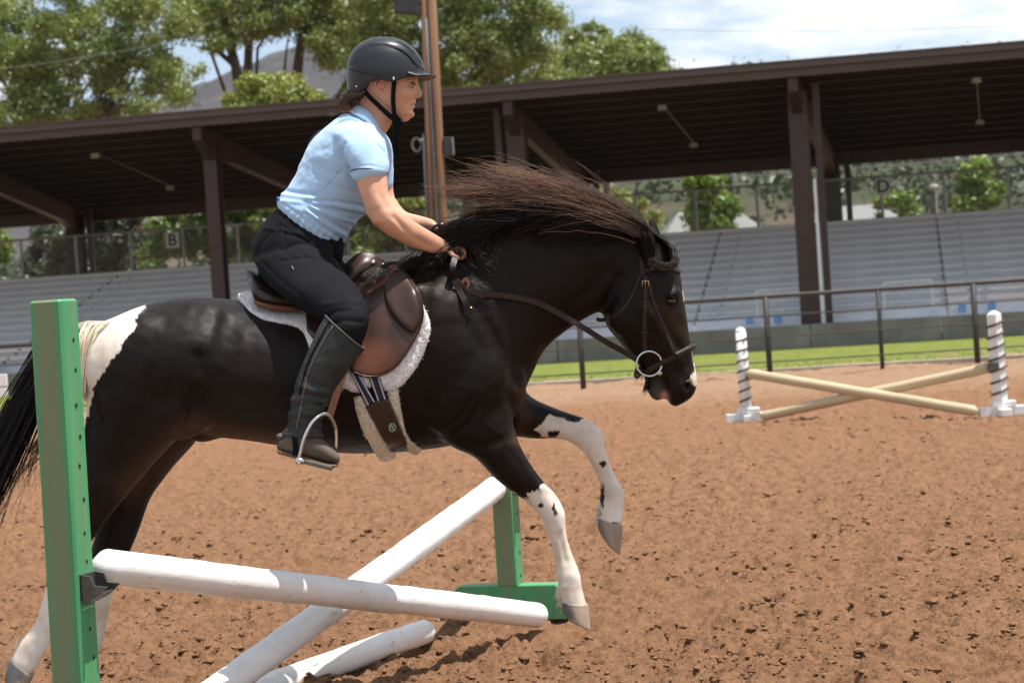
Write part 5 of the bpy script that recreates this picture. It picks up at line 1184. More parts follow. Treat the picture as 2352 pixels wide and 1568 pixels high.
# ---- saddle
sad = empty("saddle", sad0); tag(sad, "brown leather jumping saddle with rounded flaps on the horse's back", "saddle")
FLAP = crom([(862, 637), (880, 616), (905, 609), (930, 622), (947, 643), (964, 672), (973, 707), (971, 738), (961, 765), (944, 798), (918, 836), (898, 853), (878, 863), (846, 867), (822, 862), (806, 853), (800, 838), (806, 800), (815, 760), (822, 715), (838, 670)], 3)
o, A, F = draped("flap", FLAP, 5, 0.009, 0.036, M_flap, sad, None, 20, 9, 0, False)
qq = PROJ(coords(o.data)); flap_ = o; attr(o.data, 'wear_or_light', np.clip(1.1 * np.exp(-((qq[:, 0] - 858) / 42) ** 2 - ((qq[:, 1] - 822) / 40) ** 2) + .25 * fbm(coords(o.data) * 18, 3, 4), 0, 1))  # sunlit orange-brown of the lower flap painted into the leather colour
KB = crom([(894, 630), (906, 615), (924, 622), (940, 642), (958, 670), (966, 704), (965, 734), (956, 758), (948, 766), (932, 757), (910, 738), (893, 712), (882, 682), (881, 655)], 3)
twin(flap_); kb_ = draped("knee_block", KB, 4, 0.022, 0.042, M_leather, sad, None, 20, 20, 0, False)[0]; twin(kb_)
SK = crom([(700, 690), (780, 640), (812, 640), (838, 650), (858, 640), (866, 660), (846, 700), (828, 740), (812, 790), (790, 820), (740, 800), (705, 760)], 3)
draped("skirt", SK, 6, 0.010, 0.046, M_leatherd, sad, None, 16, 9, 0, False)
# a piped edge round the flap and the knee block
def piping(name, pl, off, r, mat, parent):
    pts = []; pl = crom(pl, 4)
    for p in pl:
        h_, _ = hit(p[0], p[1]); pts.append(P(p[0], p[1], (h_[1] if h_ is not None else Y0 - .2) - off))
    pts = np.array(pts); pts[1:-1] = (pts[:-2] + pts[1:-1] * 2 + pts[2:]) / 4; return link(name, MB().tube(pts, r, 6).mesh(name, True), mat, parent)
piping("flap_piping", [(905, 612), (947, 646), (970, 700), (970, 738), (944, 796), (898, 852), (846, 865), (806, 851)], 0.043, 0.003, M_leatherd, sad)
piping("knee_seam", [(889, 640), (883, 680), (893, 714), (912, 741), (935, 762), (950, 772)], 0.046, 0.0028, M_leatherd, sad)
SEAT = [(573, 616, 590, 690, Y0, .095), (590, 628, 596, 706, Y0, .145), (622, 652, 624, 712, Y0, .168), (672, 672, 672, 712, Y0, .150), (730, 668, 730, 712, Y0, .120), (785, 632, 790, 690, Y0, .115), (818, 590, 822, 664, Y0, .112), (842, 577, 850, 650, Y0, .100), (866, 585, 866, 634, Y0, .080), (882, 602, 876, 622, Y0, .05)]
seat_me = fuse("seat", [loft(SEAT, 30, 6, 2.3)], 0.006, 6); c0 = coords(seat_me); qq = PROJ(c0); nn = normals(seat_me)
set_coords(seat_me, c0 + nn * (-0.004 * np.exp(-(line_d(qq, [(596, 676), (640, 690), (690, 700)]) / 3.0) ** 2) - 0.004 * np.exp(-(line_d(qq, [(592, 660), (640, 672)]) / 3.0) ** 2))[:, None])
link("seat", seat_me, M_leatherd, sad)
piping("cantle_welt", [(590, 694), (620, 706), (660, 711), (688, 712)], 0.0, 0.001, M_tan, sad).hide_render = False
v_ = loft([(592, 684, 596, 702, Y0, .165), (625, 692, 626, 712, Y0, .18), (665, 698, 665, 716, Y0, .172), (692, 700, 692, 716, Y0, .15)], 26, 5, 2.6)
link("panel", fuse("panel", [v_], 0.006, 4), M_tan, sad)
POM = crom([(775, 634), (795, 604), (822, 582), (848, 578), (872, 590), (884, 600), (872, 626), (850, 642), (818, 660), (800, 662)], 3)
pom_b = BVHTree.FromPolygons([tuple(p) for p in coords(seat_me)], [tuple(p.vertices) for p in seat_me.polygons])
draped("pommel_cover", POM, 4, 0.008, 0.006, M_leather, sad, pom_b, 14, 8, 0, False)
h_, _ = hit(857, 603, pom_b); yy = h_[1] if h_ is not None else Y0 - .1
link("stud", MB().ell(P(857, 603, yy - 0.016), (0.009, 0.005, 0.008)).mesh("stud", True), M_steel, sad)
link("dee_ring", MB().tube([P(878 + 6 * math.cos(a), 612 + 7 * math.sin(a), yy - 0.012) for a in np.linspace(0, 6.3, 14)], 0.002, 6).mesh("dee_ring", True), M_steel, sad)
# stirrup leather and iron
YS = Y0 - .42
ribbon("stirrup_leather", [(800, 800), (790, 850), (776, 895), (757, 955)], [YS + .07, YS + .03, YS + .02, YS + .015], 0.024, 0.005, M_tan, sad)
pts = [P(*p) for p in ((686, 1053, YS - .045), (690, 1040, YS - .045), (699, 1005, YS - .045), (715, 972, YS - .035), (735, 953, YS - .015), (748, 949, YS), (760, 958, YS + .02), (770, 980, YS + .045), (772, 1005, YS + .05), (771, 1030, YS + .05))]
iron = link("stirrup_iron", MB().tube(crom(pts, 5), [0.0062] * (5 * 9 + 1), 10).mesh("stirrup_iron", True), M_steel, sad)
tr = MB().beam(P(684, 1054, YS + .0), P(764, 1074, YS + .0), 0.1, 0.012); link("stirrup_tread", tr.mesh("stirrup_tread"), mat_simple("stirrup_rubber", (0.10, 0.085, 0.07), 0.7), iron)
link("iron_foot", MB().tube([P(680, 1056, YS - .045), P(698, 1060, YS - .045)], 0.012, 10).mesh("iron_foot", True), M_steel, iron)
# ---- girth
gir = empty("girth", P(880, 960, Y0 - .25)); tag(gir, "brown leather girth with cream fleece edges and navy striped elastic under the saddle", "girth")
_, A, F = draped("fleece_edge", crom([(813, 914), (824, 908), (836, 913), (851, 945), (880, 1000), (909, 1042), (903, 1054), (882, 1060), (868, 1052), (851, 1022), (830, 982), (816, 938)], 3), 4, 0.022, 0.0, M_fleecec, gir, None, 10, 14, 0.007)
fur("fleece_pile", A, F, 500, 0.005, M_fleecec, gir, 5)
_, A, F = draped("fleece_edge", crom([(887, 900), (902, 893), (914, 895), (918, 925), (930, 984), (942, 1009), (969, 1031), (954, 1044), (937, 1031), (910, 962), (895, 925)], 3), 4, 0.020, 0.0, M_fleecec, gir, None, 10, 14, 0.006)
fur("fleece_pile", A, F, 500, 0.005, M_fleecec, gir, 6)
for pl in ([(803, 852), (828, 864), (863, 922), (843, 932)], [(846, 866), (872, 866), (888, 916), (866, 922)]):
    ob, _, _ = draped("elastic_strap", pl, 4, 0.004, 0.030, M_navy, gir, None, 8)
    p = np.array(pl, float)
    for f0 in (0.16, 0.84): draped("stripe", strip([tuple(p[0] * (1 - f0) + p[1] * f0), tuple((p[0] + p[3]) / 2 * (1 - f0) + (p[1] + p[2]) / 2 * f0), tuple(p[3] * (1 - f0) + p[2] * f0)], 3.6), 3, 0.0015, 0.0345, M_stripe, ob, None, 8)
draped("leather_strap", crom([(840, 936), (850, 926), (878, 914), (890, 918), (912, 968), (934, 1016), (926, 1028), (901, 1038), (893, 1030), (866, 985)], 3), 4, 0.008, 0.024, M_leather, gir, None, 10, 6)
for a in ([(858, 930), (868, 960), (884, 988)], [(876, 924), (890, 955), (900, 975)]): draped("keeper_loop", strip(a, [8, 15, 10]), 3, 0.004, 0.030, M_leatherd, gir, None, 8)
ob, A, F = draped("badge", [(888, 971), (908, 967), (914, 992), (894, 996)], 3, 0.003, 0.034, mat_simple("badge_green", (0.008, 0.05, 0.025), 0.7), gir, None, 8)
yb = A[:, 1].min() - 0.001; mb = MB()
mb.tube([P(901 + 7.5 * math.cos(a), 981 + 9 * math.sin(a), yb) for a in np.linspace(0, 6.2, 18)], 0.0011, 5); mb.tube([P(897, 986, yb), P(898, 977, yb), P(902, 985, yb), P(904, 976, yb)], 0.0010, 5); mb.tube([P(898, 974, yb), P(901, 981, yb), P(905, 988, yb)], 0.0010, 5)
link("badge_emblem", mb.mesh("badge_emblem", True), mat_simple("badge_thread", (0.55, 0.52, 0.38), 0.7), ob)
# ---- bridle
br = empty("bridle", P(1480, 640, Y0)); tag(br, "dark brown leather bridle with a steel ring bit and long reins", "bridle")
def bstrap(name, path, w, th=0.005, off=0.001): return draped(name, strip(path, w), 3.2, th, off, M_bridle, br, None, 6, 3)[0]
bstrap("crownpiece", [(1473, 588), (1474, 605), (1477, 632)], 13)
bstrap("browband", [(1476, 621), (1500, 618), (1530, 617), (1552, 621), (1562, 628)], 11, 0.009)
bstrap("throatlatch", [(1474, 628), (1462, 655), (1446, 689), (1428, 712), (1408, 727), (1382, 735), (1370, 732)], 9)
ck = bstrap("cheekpiece", [(1481, 632), (1483, 660), (1481, 720), (1480, 770), (1481, 812)], 11.5)
bstrap("noseband_strap", [(1487, 640), (1500, 690), (1516, 730), (1534, 776), (1549, 813)], 9.5)
bstrap("noseband", [(1474, 858), (1493, 848), (1524, 832), (1550, 820), (1575, 806), (1590, 797)], [12, 14, 14, 14, 15, 14], 0.006, 0.003)
hh = [hit(x, y)[0] for x, y in ((1550, 816), (1565, 809), (1578, 802), (1586, 798))]
pts = [P(x, y, (h[1] if h is not None else Y0 - .03) - 0.012) for (x, y), h in zip(((1550, 816), (1565, 809), (1578, 802), (1588, 797)), hh)] + [P(1593, 795, Y0), P(1588, 797, Y0 + .05)]
link("noseband_roll", MB().tube(crom(pts, 5), 0.0105, 10).mesh("noseband_roll", True), M_bridle, br)
for (px, py, w_) in ((1481, 764, 15), (1482, 682, 14)): draped("keeper_loop", strip([(px - 8, py), (px + 8, py)], 7), 3, 0.004, 0.006, M_bridle, ck, None, 4)
hb_, _ = hit(1482, 650); yk = hb_[1] - 0.011
link("buckle", MB().tube([P(x, y, yk) for x, y in ((1475, 658), (1475.5, 645), (1489, 645), (1490, 658))], 0.0021, 6).tube([P(1482, 645, yk), P(1482, 656, yk)], 0.0015, 5).mesh("buckle", True), M_brass, ck)
hr, _ = hit(1495, 835); yr_ = hr[1] - 0.018; RC = (1491, 835)
link("bit_ring", MB().tube([P(RC[0] + 29 * math.cos(a), RC[1] + 28.5 * math.sin(a), yr_ + .008 * math.cos(a)) for a in np.linspace(0, 2 * math.pi, 40)], 0.0042, 8).mesh("bit_ring", True), M_steel, br)
link("bit_ring", MB().tube([P(RC[0] + 29 * math.cos(a), RC[1] + 28.5 * math.sin(a), 2 * Y0 - yr_) for a in np.linspace(0, 2 * math.pi, 40)], 0.0042, 8).mesh("bit_ring", True), M_steel, br)
link("mouthpiece", MB().tube([P(1516, 857, yr_ + .004), P(1512, 856, Y0 - .03), P(1510, 856, Y0 + .03), P(1516, 857, 2 * Y0 - yr_)], [0.009, 0.008, 0.008, 0.009], 8).mesh("mouthpiece", True), M_steel, br)
ribbon("curb_strap", [(1474, 856), (1464, 866), (1459, 862), (1463, 852)], [yr_, yr_ - .004, yr_, yr_ + .01], 0.010, 0.004, M_bridle, br)
YH = Y0 - .17
rein_path = [(1463, 826), (1430, 806), (1387, 782), (1333, 748), (1270, 712), (1232, 695), (1192, 684), (1150, 678), (1114, 675), (1085, 668), (1062, 656), (1046, 640), (1040, 616), (1046, 590)]
ry = [yr_, yr_ - .01, Y0 - .14, Y0 - .18]
for x, y in rein_path[4:-2]:
    h_, _ = hit(x, y); ry.append(min((h_[1] if h_ is not None else Y0 - .2) - 0.012, Y0 - .12))
ry += [Y0 - .20, Y0 - .17]
ribbon("rein", rein_path, ry, 0.020, 0.005, M_bridle, br)
ribbon("rein", [(x, y) for x, y in rein_path[:8]] + [(1110, 640), (1060, 575), (1030, 545)], [2 * Y0 - a for a in ry[:8]] + [Y0 + .17, Y0 + .14, Y0 + .1], 0.020, 0.005, M_bridle, br)
h_, _ = hit(1079, 706); ribbon("rein_end", [(1044, 646), (1056, 668), (1068, 690), (1080, 716)], [ry[-4] - .008, ry[-4] - .012, h_[1] - .016, h_[1] - .014], 0.021, 0.005, M_bridle, br)
ribbon("rein_loop", [(1060, 650), (1070, 640), (1076, 650), (1074, 664)], [ry[-4] - .01] * 4, 0.010, 0.004, M_tan, br)
link("rein_stud", MB().ell(P(1082, 707, h_[1] - .02), (.005, .004, .004)).mesh("rein_stud", True), M_brass, br)
# ================================================================== rider
rd = empty("person", P(760, 700, Y0)); tag(rd, "rider in black helmet, pale blue polo shirt and black breeches leaning forward on the horse", "person")
t = NT("skin"); v = t.coord(); n1 = t.noise(14, 4, 0.6, v); c = t.ramp(n1, [(0.3, (0.55, 0.285, 0.185)), (0.7, (0.63, 0.35, 0.235))])
c = t.mix(t.attr('flush'), c, (0.50, 0.17, 0.10)); c = t.mix(t.attr('lip'), c, (0.40, 0.14, 0.11)); c = t.mix(t.attr('brow'), c, (0.05, 0.028, 0.018))
t.set(Base_Color=c, Roughness=0.48, Specular_IOR_Level=0.4, Subsurface_Weight=0.12, Subsurface_Radius=(0.02, 0.008, 0.004), Subsurface_Scale=0.5); t.bump(t.noise(260, 3, 0.6, v), 0.10, 0.001); M_skin = t.m
YA, YF = Y0 - .20, Y0 + .20
HEAD = [(925, 118, 830, 128, Y0, .058), (953, 146, 806, 160, Y0, .072), (959, 174, 803, 186, Y0, .076), (960, 190, 806, 202, Y0, .0745), (958, 204, 812, 215, Y0, .072), (956, 218, 820, 226, Y0, .069), (954, 230, 832, 236, Y0, .063), (952, 242, 846, 245, Y0, .057), (950, 253, 866, 253, Y0, .049), (948, 263, 886, 262, Y0, .040), (941, 271, 906, 272, Y0, .026)]
NOSE = [(960, 186, 944, 188, Y0, .0075), (963, 197, 944, 200, Y0, .0095), (967, 206, 944, 212, Y0, .0105), (971, 214, 944, 220, Y0, .0135), (967, 221, 946, 226, Y0, .0140), (957, 226, 946, 229, Y0, .009)]
NECKP = [(905, 262, 820, 215, Y0, .058), (900, 284, 815, 240, Y0, .056), (888, 304, 800, 262, Y0, .060), (872, 326, 795, 290, Y0, .065)]
def EP(c, r, rot=0.0, Y=Y0): return E(c, r, rot, Y)
head_shapes = [loft(HEAD, 30, 5), loft(NOSE, 16, 5), loft(NECKP, 22, 5), EP((950, 236), (6.5, 3.4, .021)), EP((948, 245), (6.5, 3.4, .019)), EP((943, 263), (10, 8, .024)), EP((922, 212), (30, 26, .030), 0, Y0 - .032), EP((922, 212), (30, 26, .030), 0, Y0 + .032),
               EP((949, 181), (9, 5, .020), 0, Y0 - .026), EP((949, 181), (9, 5, .020), 0, Y0 + .026), EP((962, 221), (6, 5, .009), 0, Y0 - .012), EP((962, 221), (6, 5, .009), 0, Y0 + .012)]
TORSO = [(800, 275, 872, 318, Y0, .085), (765, 318, 875, 380, Y0, .125), (715, 380, 845, 450, Y0, .13), (685, 440, 815, 492, Y0, .115), (660, 500, 775, 550, Y0, .12), (620, 560, 750, 620, Y0, .15), (640, 620, 730, 660, Y0, .11)]
ARM_N = [(856, 305, 800, 318, Y0 - .12, .038), (874, 350, 812, 356, Y0 - .185, .042), (884, 385, 814, 386, YA - .012, .047), (890, 415, 819, 422, YA - .02, .048), (893, 446, 830, 454, YA - .03, .045), (902, 470, 840, 482, YA - .035, .043)]
FORE_N = [(890, 440, 840, 490, YA - .03, .043), (912, 475, 859, 514, YA - .035, .044), (930, 491, 884, 535, YA - .03, .043), (950, 507, 912, 552, YA - .015, .040), (975, 523, 945, 568, YA + .01, .038), (1000, 538, 978, 578, YA + .035, .031), (1022, 551, 1006, 585, YA + .055, .027), (1036, 560, 1024, 588, YA + .065, .029)]
ARM_F = [(865, 300, 810, 315, Y0 + .12, .038), (888, 350, 842, 355, Y0 + .185, .042), (901, 400, 846, 404, YF + .01, .048), (904, 440, 855, 450, YF + .01, .045), (912, 472, 868, 492, YF, .042)]
FORE_F = [(904, 450, 868, 498, YF, .040), (930, 484, 905, 524, YF - .02, .038), (960, 494, 945, 532, YF - .06, .033), (985, 501, 974, 530, YF - .09, .027), (1000, 508, 990, 534, YF - .10, .027)]
def finger(pts, r): return tube_vf(crom([P(*p) for p in pts], 4), list(np.linspace(r, r * .8, 4 * (len(pts) - 1) + 1)), 10)
hand_n = [EP((1046, 574), (17, 13, .030), 25, YA + .075)]
for k in range(4): hand_n.append(finger([(1046 + 2 * k, 568 + 3 * k, YA + .055 + .016 * k), (1060, 572 + 2.5 * k, YA + .05 + .017 * k), (1067 - k, 582 + 2 * k, YA + .055 + .017 * k), (1062 - k, 592 + k, YA + .062 + .017 * k), (1052, 594 + k, YA + .07 + .016 * k)], .0088 - .0006 * k))
hand_n.append(finger([(1034, 580, YA + .04), (1044, 588, YA + .035), (1056, 592, YA + .04)], .0095))
hand_f = [EP((1012, 530), (17, 17, .030), 30, YF - .12)]
for k in range(4): hand_f.append(finger([(1012 + k, 520 + 7 * k, YF - .135), (1026 + 1.5 * k, 524 + 7 * k, YF - .14), (1034 + k, 533 + 7 * k, YF - .145), (1030 + k, 542 + 6 * k, YF - .155), (1020 + k, 543 + 5 * k, YF - .15)], .0092 - .0005 * k))
hand_f.append(finger([(1000, 528, YF - .14), (1012, 536, YF - .155), (1024, 546, YF - .16)], .0098))
LEGB = [(745, 560, 610, 610, Y0 - .1, .08), (800, 640, 680, 700, Y0 - .23, .075), (835, 700, 750, 740, Y0 - .34, .06), (820, 790, 745, 790, Y0 - .375, .05), (770, 870, 690, 870, Y0 - .38, .045), (730, 950, 672, 960, Y0 - .38, .036), (725, 1000, 660, 1010, Y0 - .38, .034), (750, 1030, 690, 1040, Y0 - .385, .03)]
mirr = lambda vf: ([(p[0], 2 * Y0 - p[1], p[2]) for p in vf[0]], [tuple(reversed(q_)) for q_ in vf[1]])
leg_n = loft(LEGB, 18, 4)
body_me = fuse("body", head_shapes + [loft(TORSO, 24, 5), loft(ARM_N, 20, 5), loft(FORE_N, 20, 5), loft(ARM_F, 20, 5), loft(FORE_F, 20, 5), leg_n, mirr(leg_n)] + hand_n + hand_f, 0.0043, 2, 0.5)
co = coords(body_me); q = PROJ(co); nr = normals(body_me); off = np.zeros(len(co)); face = (q[:, 1] < 285) & (q[:, 0] > 880)
ax = np.abs(co[:, 1] - Y0)
off += face * (-0.0085 * np.exp(-((q[:, 0] - 947) / 9) ** 2 - ((q[:, 1] - 196) / 6) ** 2) * (ax > .012) - 0.004 * np.exp(-(line_d(q, [(960, 240.5), (948, 241.5), (943, 243.5)]) / 1.6) ** 2) 
               - 0.003 * np.exp(-(line_d(q, [(955, 254), (944, 255)]) / 3) ** 2) + 0.002 * np.exp(-(line_d(q, [(900, 262), (925, 274)]) / 6) ** 2))
off += -0.005 * np.exp(-(line_d(q, [(905, 500), (940, 540), (985, 566)]) / 7) ** 2) + .004 * np.exp(-(line_d(q, [(895, 505), (920, 530), (950, 545)]) / 9) ** 2) + .004 * np.exp(-((q[:, 0] - 862) / 9) ** 2 - ((q[:, 1] - 512) / 9) ** 2) - .004 * np.exp(-(line_d(q, [(868, 400), (872, 445), (890, 475)]) / 9) ** 2)
set_coords(body_me, co + nr * off[:, None]); smooth_np(body_me, 1, 0.3)
q = PROJ(coords(body_me)); fr = ((q[:, 1] < 300) & (q[:, 0] > 850)).astype(float)
attr(body_me, 'lip', fr * np.clip(1.3 * np.exp(-(line_d(q, [(958, 240), (951, 241), (946, 243)]) / 3.4) ** 2), 0, 1) * .6)
attr(body_me, 'brow', fr * np.clip(1.2 * np.exp(-(line_d(q, [(955, 183), (945, 181), (934, 184)]) / 2.0) ** 2), 0, 1) * .7)
attr(body_me, 'flush', np.clip(fr * .35 * np.exp(-((q[:, 0] - 932) / 18) ** 2 - ((q[:, 1] - 226) / 16) ** 2) + fr * .45 * np.exp(-((q[:, 0] - 970) / 7) ** 2 - ((q[:, 1] - 217) / 7) ** 2) + .7 * np.exp(-((q[:, 0] - 866) / 15) ** 2 - ((q[:, 1] - 517) / 9) ** 2), 0, 1))
body = link("body", body_me, M_skin, rd)
BB = BVHTree.FromPolygons([tuple(p) for p in coords(body_me)], [tuple(p.vertices) for p in body_me.polygons])
# face details
M_eyew = mat_simple("eye_white", (0.34, 0.30, 0.28), 0.2, 0.02); M_iris = mat_simple("eye_iris", (0.03, 0.018, 0.012), 0.15, 0.05); M_lash = mat_simple("lash_dark", (0.02, 0.012, 0.010), 0.7)
for sg in (-1, 1):
    c = P(945.5, 197, Y0 - .028); c[1] = Y0 + sg * .0285
    link("eye", MB().ell(c, (.0105, .0095, .0105)).mesh("eye", True), M_eyew, rd)
    link("iris", MB().ell(c + np.array([.0058, sg * .0062, 0.0003]), (.0050, .0050, .0058)).mesh("iris", True), M_iris, rd)
    lp = [(955.5, 197.5), (952, 193), (946, 191.5), (939, 193.5), (934, 197.5)]
    for nm_, yo, rr in (("upper_lid", -2.6, .0038), ("lower_lid", 5.6, .0030)):
        a_ = crom([(lambda w: np.array([w[0], Y0 + sg * (.0290 + .0105 * math.sin(math.pi * (i + .5) / 5)), w[2]]))(P(x, y_, Y0)) for i, (x, y_) in enumerate([(955, 197.5 + yo * .3), (952, 195 + yo), (946, 193.5 + yo), (939, 195 + yo), (933, 198 + yo * .3)])], 4)
        m_ = MB().tube(a_, [.001] + [rr] * 15 + [.001], 8).mesh(nm_, True); k_ = len(m_.vertices)
        for at_ in ('lip', 'brow', 'flush'): attr(m_, at_, np.full(k_, .1 if at_ == 'flush' else 0.0))
        link(nm_, m_, M_skin, rd)
    link("upper_lash", MB().tube(crom([(lambda w: np.array([w[0], Y0 + sg * (.0315 + .010 * math.sin(math.pi * (i + .6) / 5)), w[2]]))(P(x, y, Y0)) for i, (x, y) in enumerate(lp)], 4), [.0009] + [.0019] * 15 + [.0008], 6).mesh("upper_lash", True), M_lash, rd)
# ears
for sg in (-1, 1):
    yy = Y0 + sg * .080; e_ = MB(); rim = crom([(884, 206), (884, 193), (878, 187), (870, 187), (865, 193), (866, 203), (872, 213), (878, 219), (882, 217), (882, 211)], 5)
    w = [P(x, y, Y0) for x, y in rim]; w = [np.array([p[0], yy + sg * .004 * math.sin(3 * i / len(w)), p[2]]) for i, p in enumerate(w)]
    e_.tube(w, .0042, 8); c = P(875, 202, Y0); c[1] = yy - sg * .004; e_.ell(c, (.011, .006, .021), Matrix.Rotation(.3, 3, 'Y')); c = P(880, 205, Y0); c[1] = yy; e_.ell(c, (.004, .005, .007)); c = P(880, 217, Y0); c[1] = yy; e_.ell(c, (.006, .004, .006))
    me = fuse("ear", [(e_.v, e_.f)], .0018, 3); a = coords(me); attr(me, 'lip', 0.15 * np.ones(len(a))); attr(me, 'brow', 0 * a[:, 0]); attr(me, 'flush', 0.35 + 0 * a[:, 0]); link("ear", me, M_skin, rd)
    c = P(883, 222, Y0); c[1] = yy + sg * .005; link("earring", MB().ell(c, (.0036, .0036, .0036)).mesh("earring", True), M_steel, rd)
# ---- hair at the nape
M_hairm = mat_hair("brown_hair", (0.06, 0.028, 0.014), (0.26, 0.12, 0.06), 0.3, 0.5, 0.35)
hm = fuse("hair", [E((814, 234), (27, 28, .042), 20), E((800, 224), (18, 16, .034)), E((808, 250), (20, 15, .032)), E((836, 212), (26, 16, .060)), loft([(850, 190, 800, 190, Y0, .078), (858, 203, 806, 214, Y0, .076), (850, 218, 815, 228, Y0, .06)], 20, 4)], .004, 4)
attr(hm, 't', .25 + .25 * vnoise(coords(hm) * 60, 3)); attr(hm, 'rnd', .5 + .5 * vnoise(coords(hm) * np.array([40, 90, 40]), 5)); link("hair", hm, M_hairm, rd)
n = 420; g = np.random.default_rng(8); lines = np.zeros((n, 13, 3))
for i in range(n):
    a, b, y_ = g.random(), g.standard_normal(), g.standard_normal() * .032
    pts = [(842 - 12 * a, 208 + 10 * a), (818 + 4 * b, 214 + 10 * a), (797 + 5 * b, 222 + 14 * a), (792 + 6 * b, 240 + 8 * a), (806 + 9 * b, 255 + 6 * a), (822 + 5 * b, 252)]
    lines[i] = PA(crom(pts, 4)[np.linspace(0, 20, 13).astype(int)], Y0 + y_ * np.linspace(1.3, 1, 13) - .012)
strands("hair_strands", lines, .0011, .0006, M_hairm, rd)
n = 26; lines = np.zeros((n, 13, 3))
for i in range(n):
    a = g.random(); pts = [(800 + 14 * a, 246), (790 - 6 * a, 254 + 6 * a), (772 - 22 * a * g.random(), 262 + 6 * a), (752 + 20 * g.random(), 258 + 12 * a)] if i % 3 else [(792, 218), (778, 214 + 6 * a), (766 - 8 * a, 220 + 10 * a), (760, 236)]
    lines[i] = PA(crom(pts, 4)[:13], Y0 + .02 * g.standard_normal())
strands("hair_wisps", lines, .0006, .0003, M_hairm, rd)
# ---- helmet
t = NT("helmet_shell"); t.set(Base_Color=t.ramp(t.noise(6, 4, 0.6, t.coord()), [(0.3, (0.012, 0.0135, 0.017)), (0.7, (0.017, 0.019, 0.023))]), Roughness=0.38, Specular_IOR_Level=0.42); t.bump(t.noise(420, 2, 0.5, t.coord()), 0.06, 0.001); M_helm = t.m
HEL = [(893, 88, 868, 88, Y0, .012), (915, 92, 845, 94, Y0, .050), (938, 104, 822, 108, Y0, .082), (956, 122, 806, 128, Y0, .100), (968, 143, 798, 152, Y0, .109), (974, 162, 796, 175, Y0, .112), (976, 180, 797, 195, Y0, .110), (974, 196, 799, 212, Y0, .106), (968, 215, 806, 228, Y0, .098)]
v, f = loft(HEL, 72, 8, 2.15, False); me = mesh_np("helmet", np.array(v), f); bm = bmesh.new(); bm.from_mesh(me)
bmesh.ops.delete(bm, geom=[x for x in bm.faces if len(x.verts) > 4 and x.calc_center_median().z < P(880, 160, Y0)[2]], context='FACES')
EDGE = np.array([(780, 204), (797, 208), (815, 214), (828, 213), (838, 203), (848, 190), (866, 182), (884, 186), (903, 189), (916, 184), (932, 179), (955, 175), (1000, 173)])
def edge_z(x): return np.interp(x, EDGE[:, 0], EDGE[:, 1])
bm.verts.ensure_lookup_table(); kill = []
for vv in bm.verts:
    p = PROJ(np.array(vv.co)[None])[0]; 
    if p[1] > edge_z(p[0]) + 0.6: kill.append(vv)
bmesh.ops.delete(bm, geom=kill, context='VERTS')
for vv in bm.verts:
    if not any(len(x.link_faces) == 1 for x in vv.link_edges): continue
    p = PROJ(np.array(vv.co)[None])[0]; ez = edge_z(p[0])
    if abs(p[1] - ez) < 8: w = P(p[0], ez, vv.co.y); vv.co.z = w[2]
for vv in bm.verts:                                        # creases of the shell: raised crown strip and rear split line
    p = PROJ(np.array(vv.co)[None])[0]; d = line_d(p[None], [(812, 150), (825, 122), (850, 107), (880, 104), (910, 112), (938, 128), (956, 150), (962, 158)])[0]; dy_ = abs(vv.co.y - Y0)
    inside = poly_sd(p[None], [(812, 150), (825, 122), (850, 107), (880, 104), (910, 112), (938, 128), (956, 150), (980, 170), (1000, 60), (800, 60), (780, 150)])[0]
    amp = 0.0035 * np.clip(inside / 3, 0, 1); d2 = line_d(p[None], [(790, 160), (815, 164), (850, 174), (866, 181)])[0]; amp -= 0.004 * np.exp(-(d2 / 2.2) ** 2)
    nrm_ = Vector((vv.co.x - P(880, 165, Y0)[0], vv.co.y - Y0, vv.co.z - P(880, 165, Y0)[2])).normalized(); vv.co += nrm_ * amp
bmesh.ops.recalc_face_normals(bm, faces=bm.faces); cz_ = P(880, 165, Y0)
if sum((x.calc_center_median() - Vector(cz_)).dot(x.normal) for x in bm.faces) < 0: bmesh.ops.reverse_faces(bm, faces=bm.faces)
bm.to_mesh(me); bm.free(); helm = link("helmet", me, M_helm, rd, True)
md = helm.modifiers.new("thick", 'SOLIDIFY'); md.thickness = 0.016; md.offset = -1
# peak
v, f = [], []; nA, nB = 25, 7
for i in range(nA):
    a = (i / (nA - 1) - .5) * 2 * 1.25
    for j in range(nB):
        s = j / (nB - 1); yy = math.sin(a) * (.100 + .004 * s); xin = 978 - 46 * (1 - math.cos(a)) * 1.1; xo = 1003 - 62 * (1 - math.cos(a)) * 1.05
        x = xin - 10 + (xo - xin + 10) * s; y = 166 + 9 * s ** .8 + 9 * (1 - math.cos(a)) * .8
        w = P(x, y, Y0); v.append((w[0], Y0 + yy, w[2]))
for i in range(nA - 1):
    for j in range(nB - 1): f.append((i * nB + j, i * nB + j + 1, (i + 1) * nB + j + 1, (i + 1) * nB + j))
pk = link("peak", mesh_np("peak", np.array(v), f, True), M_helm, helm); md = pk.modifiers.new("t", 'SOLIDIFY'); md.thickness = 0.005; md.offset = -1
M_vent = mat_simple("vent_black", (0.006, 0.006, 0.007), 0.8)
dgh = bpy.context.evaluated_depsgraph_get(); dgh.update(); hme = helm.evaluated_get(dgh).to_mesh()
HB = BVHTree.FromPolygons([tuple(helm.matrix_world @ p.co) for p in hme.vertices], [tuple(p.vertices) for p in hme.polygons]); helm.evaluated_get(dgh).to_mesh_clear()
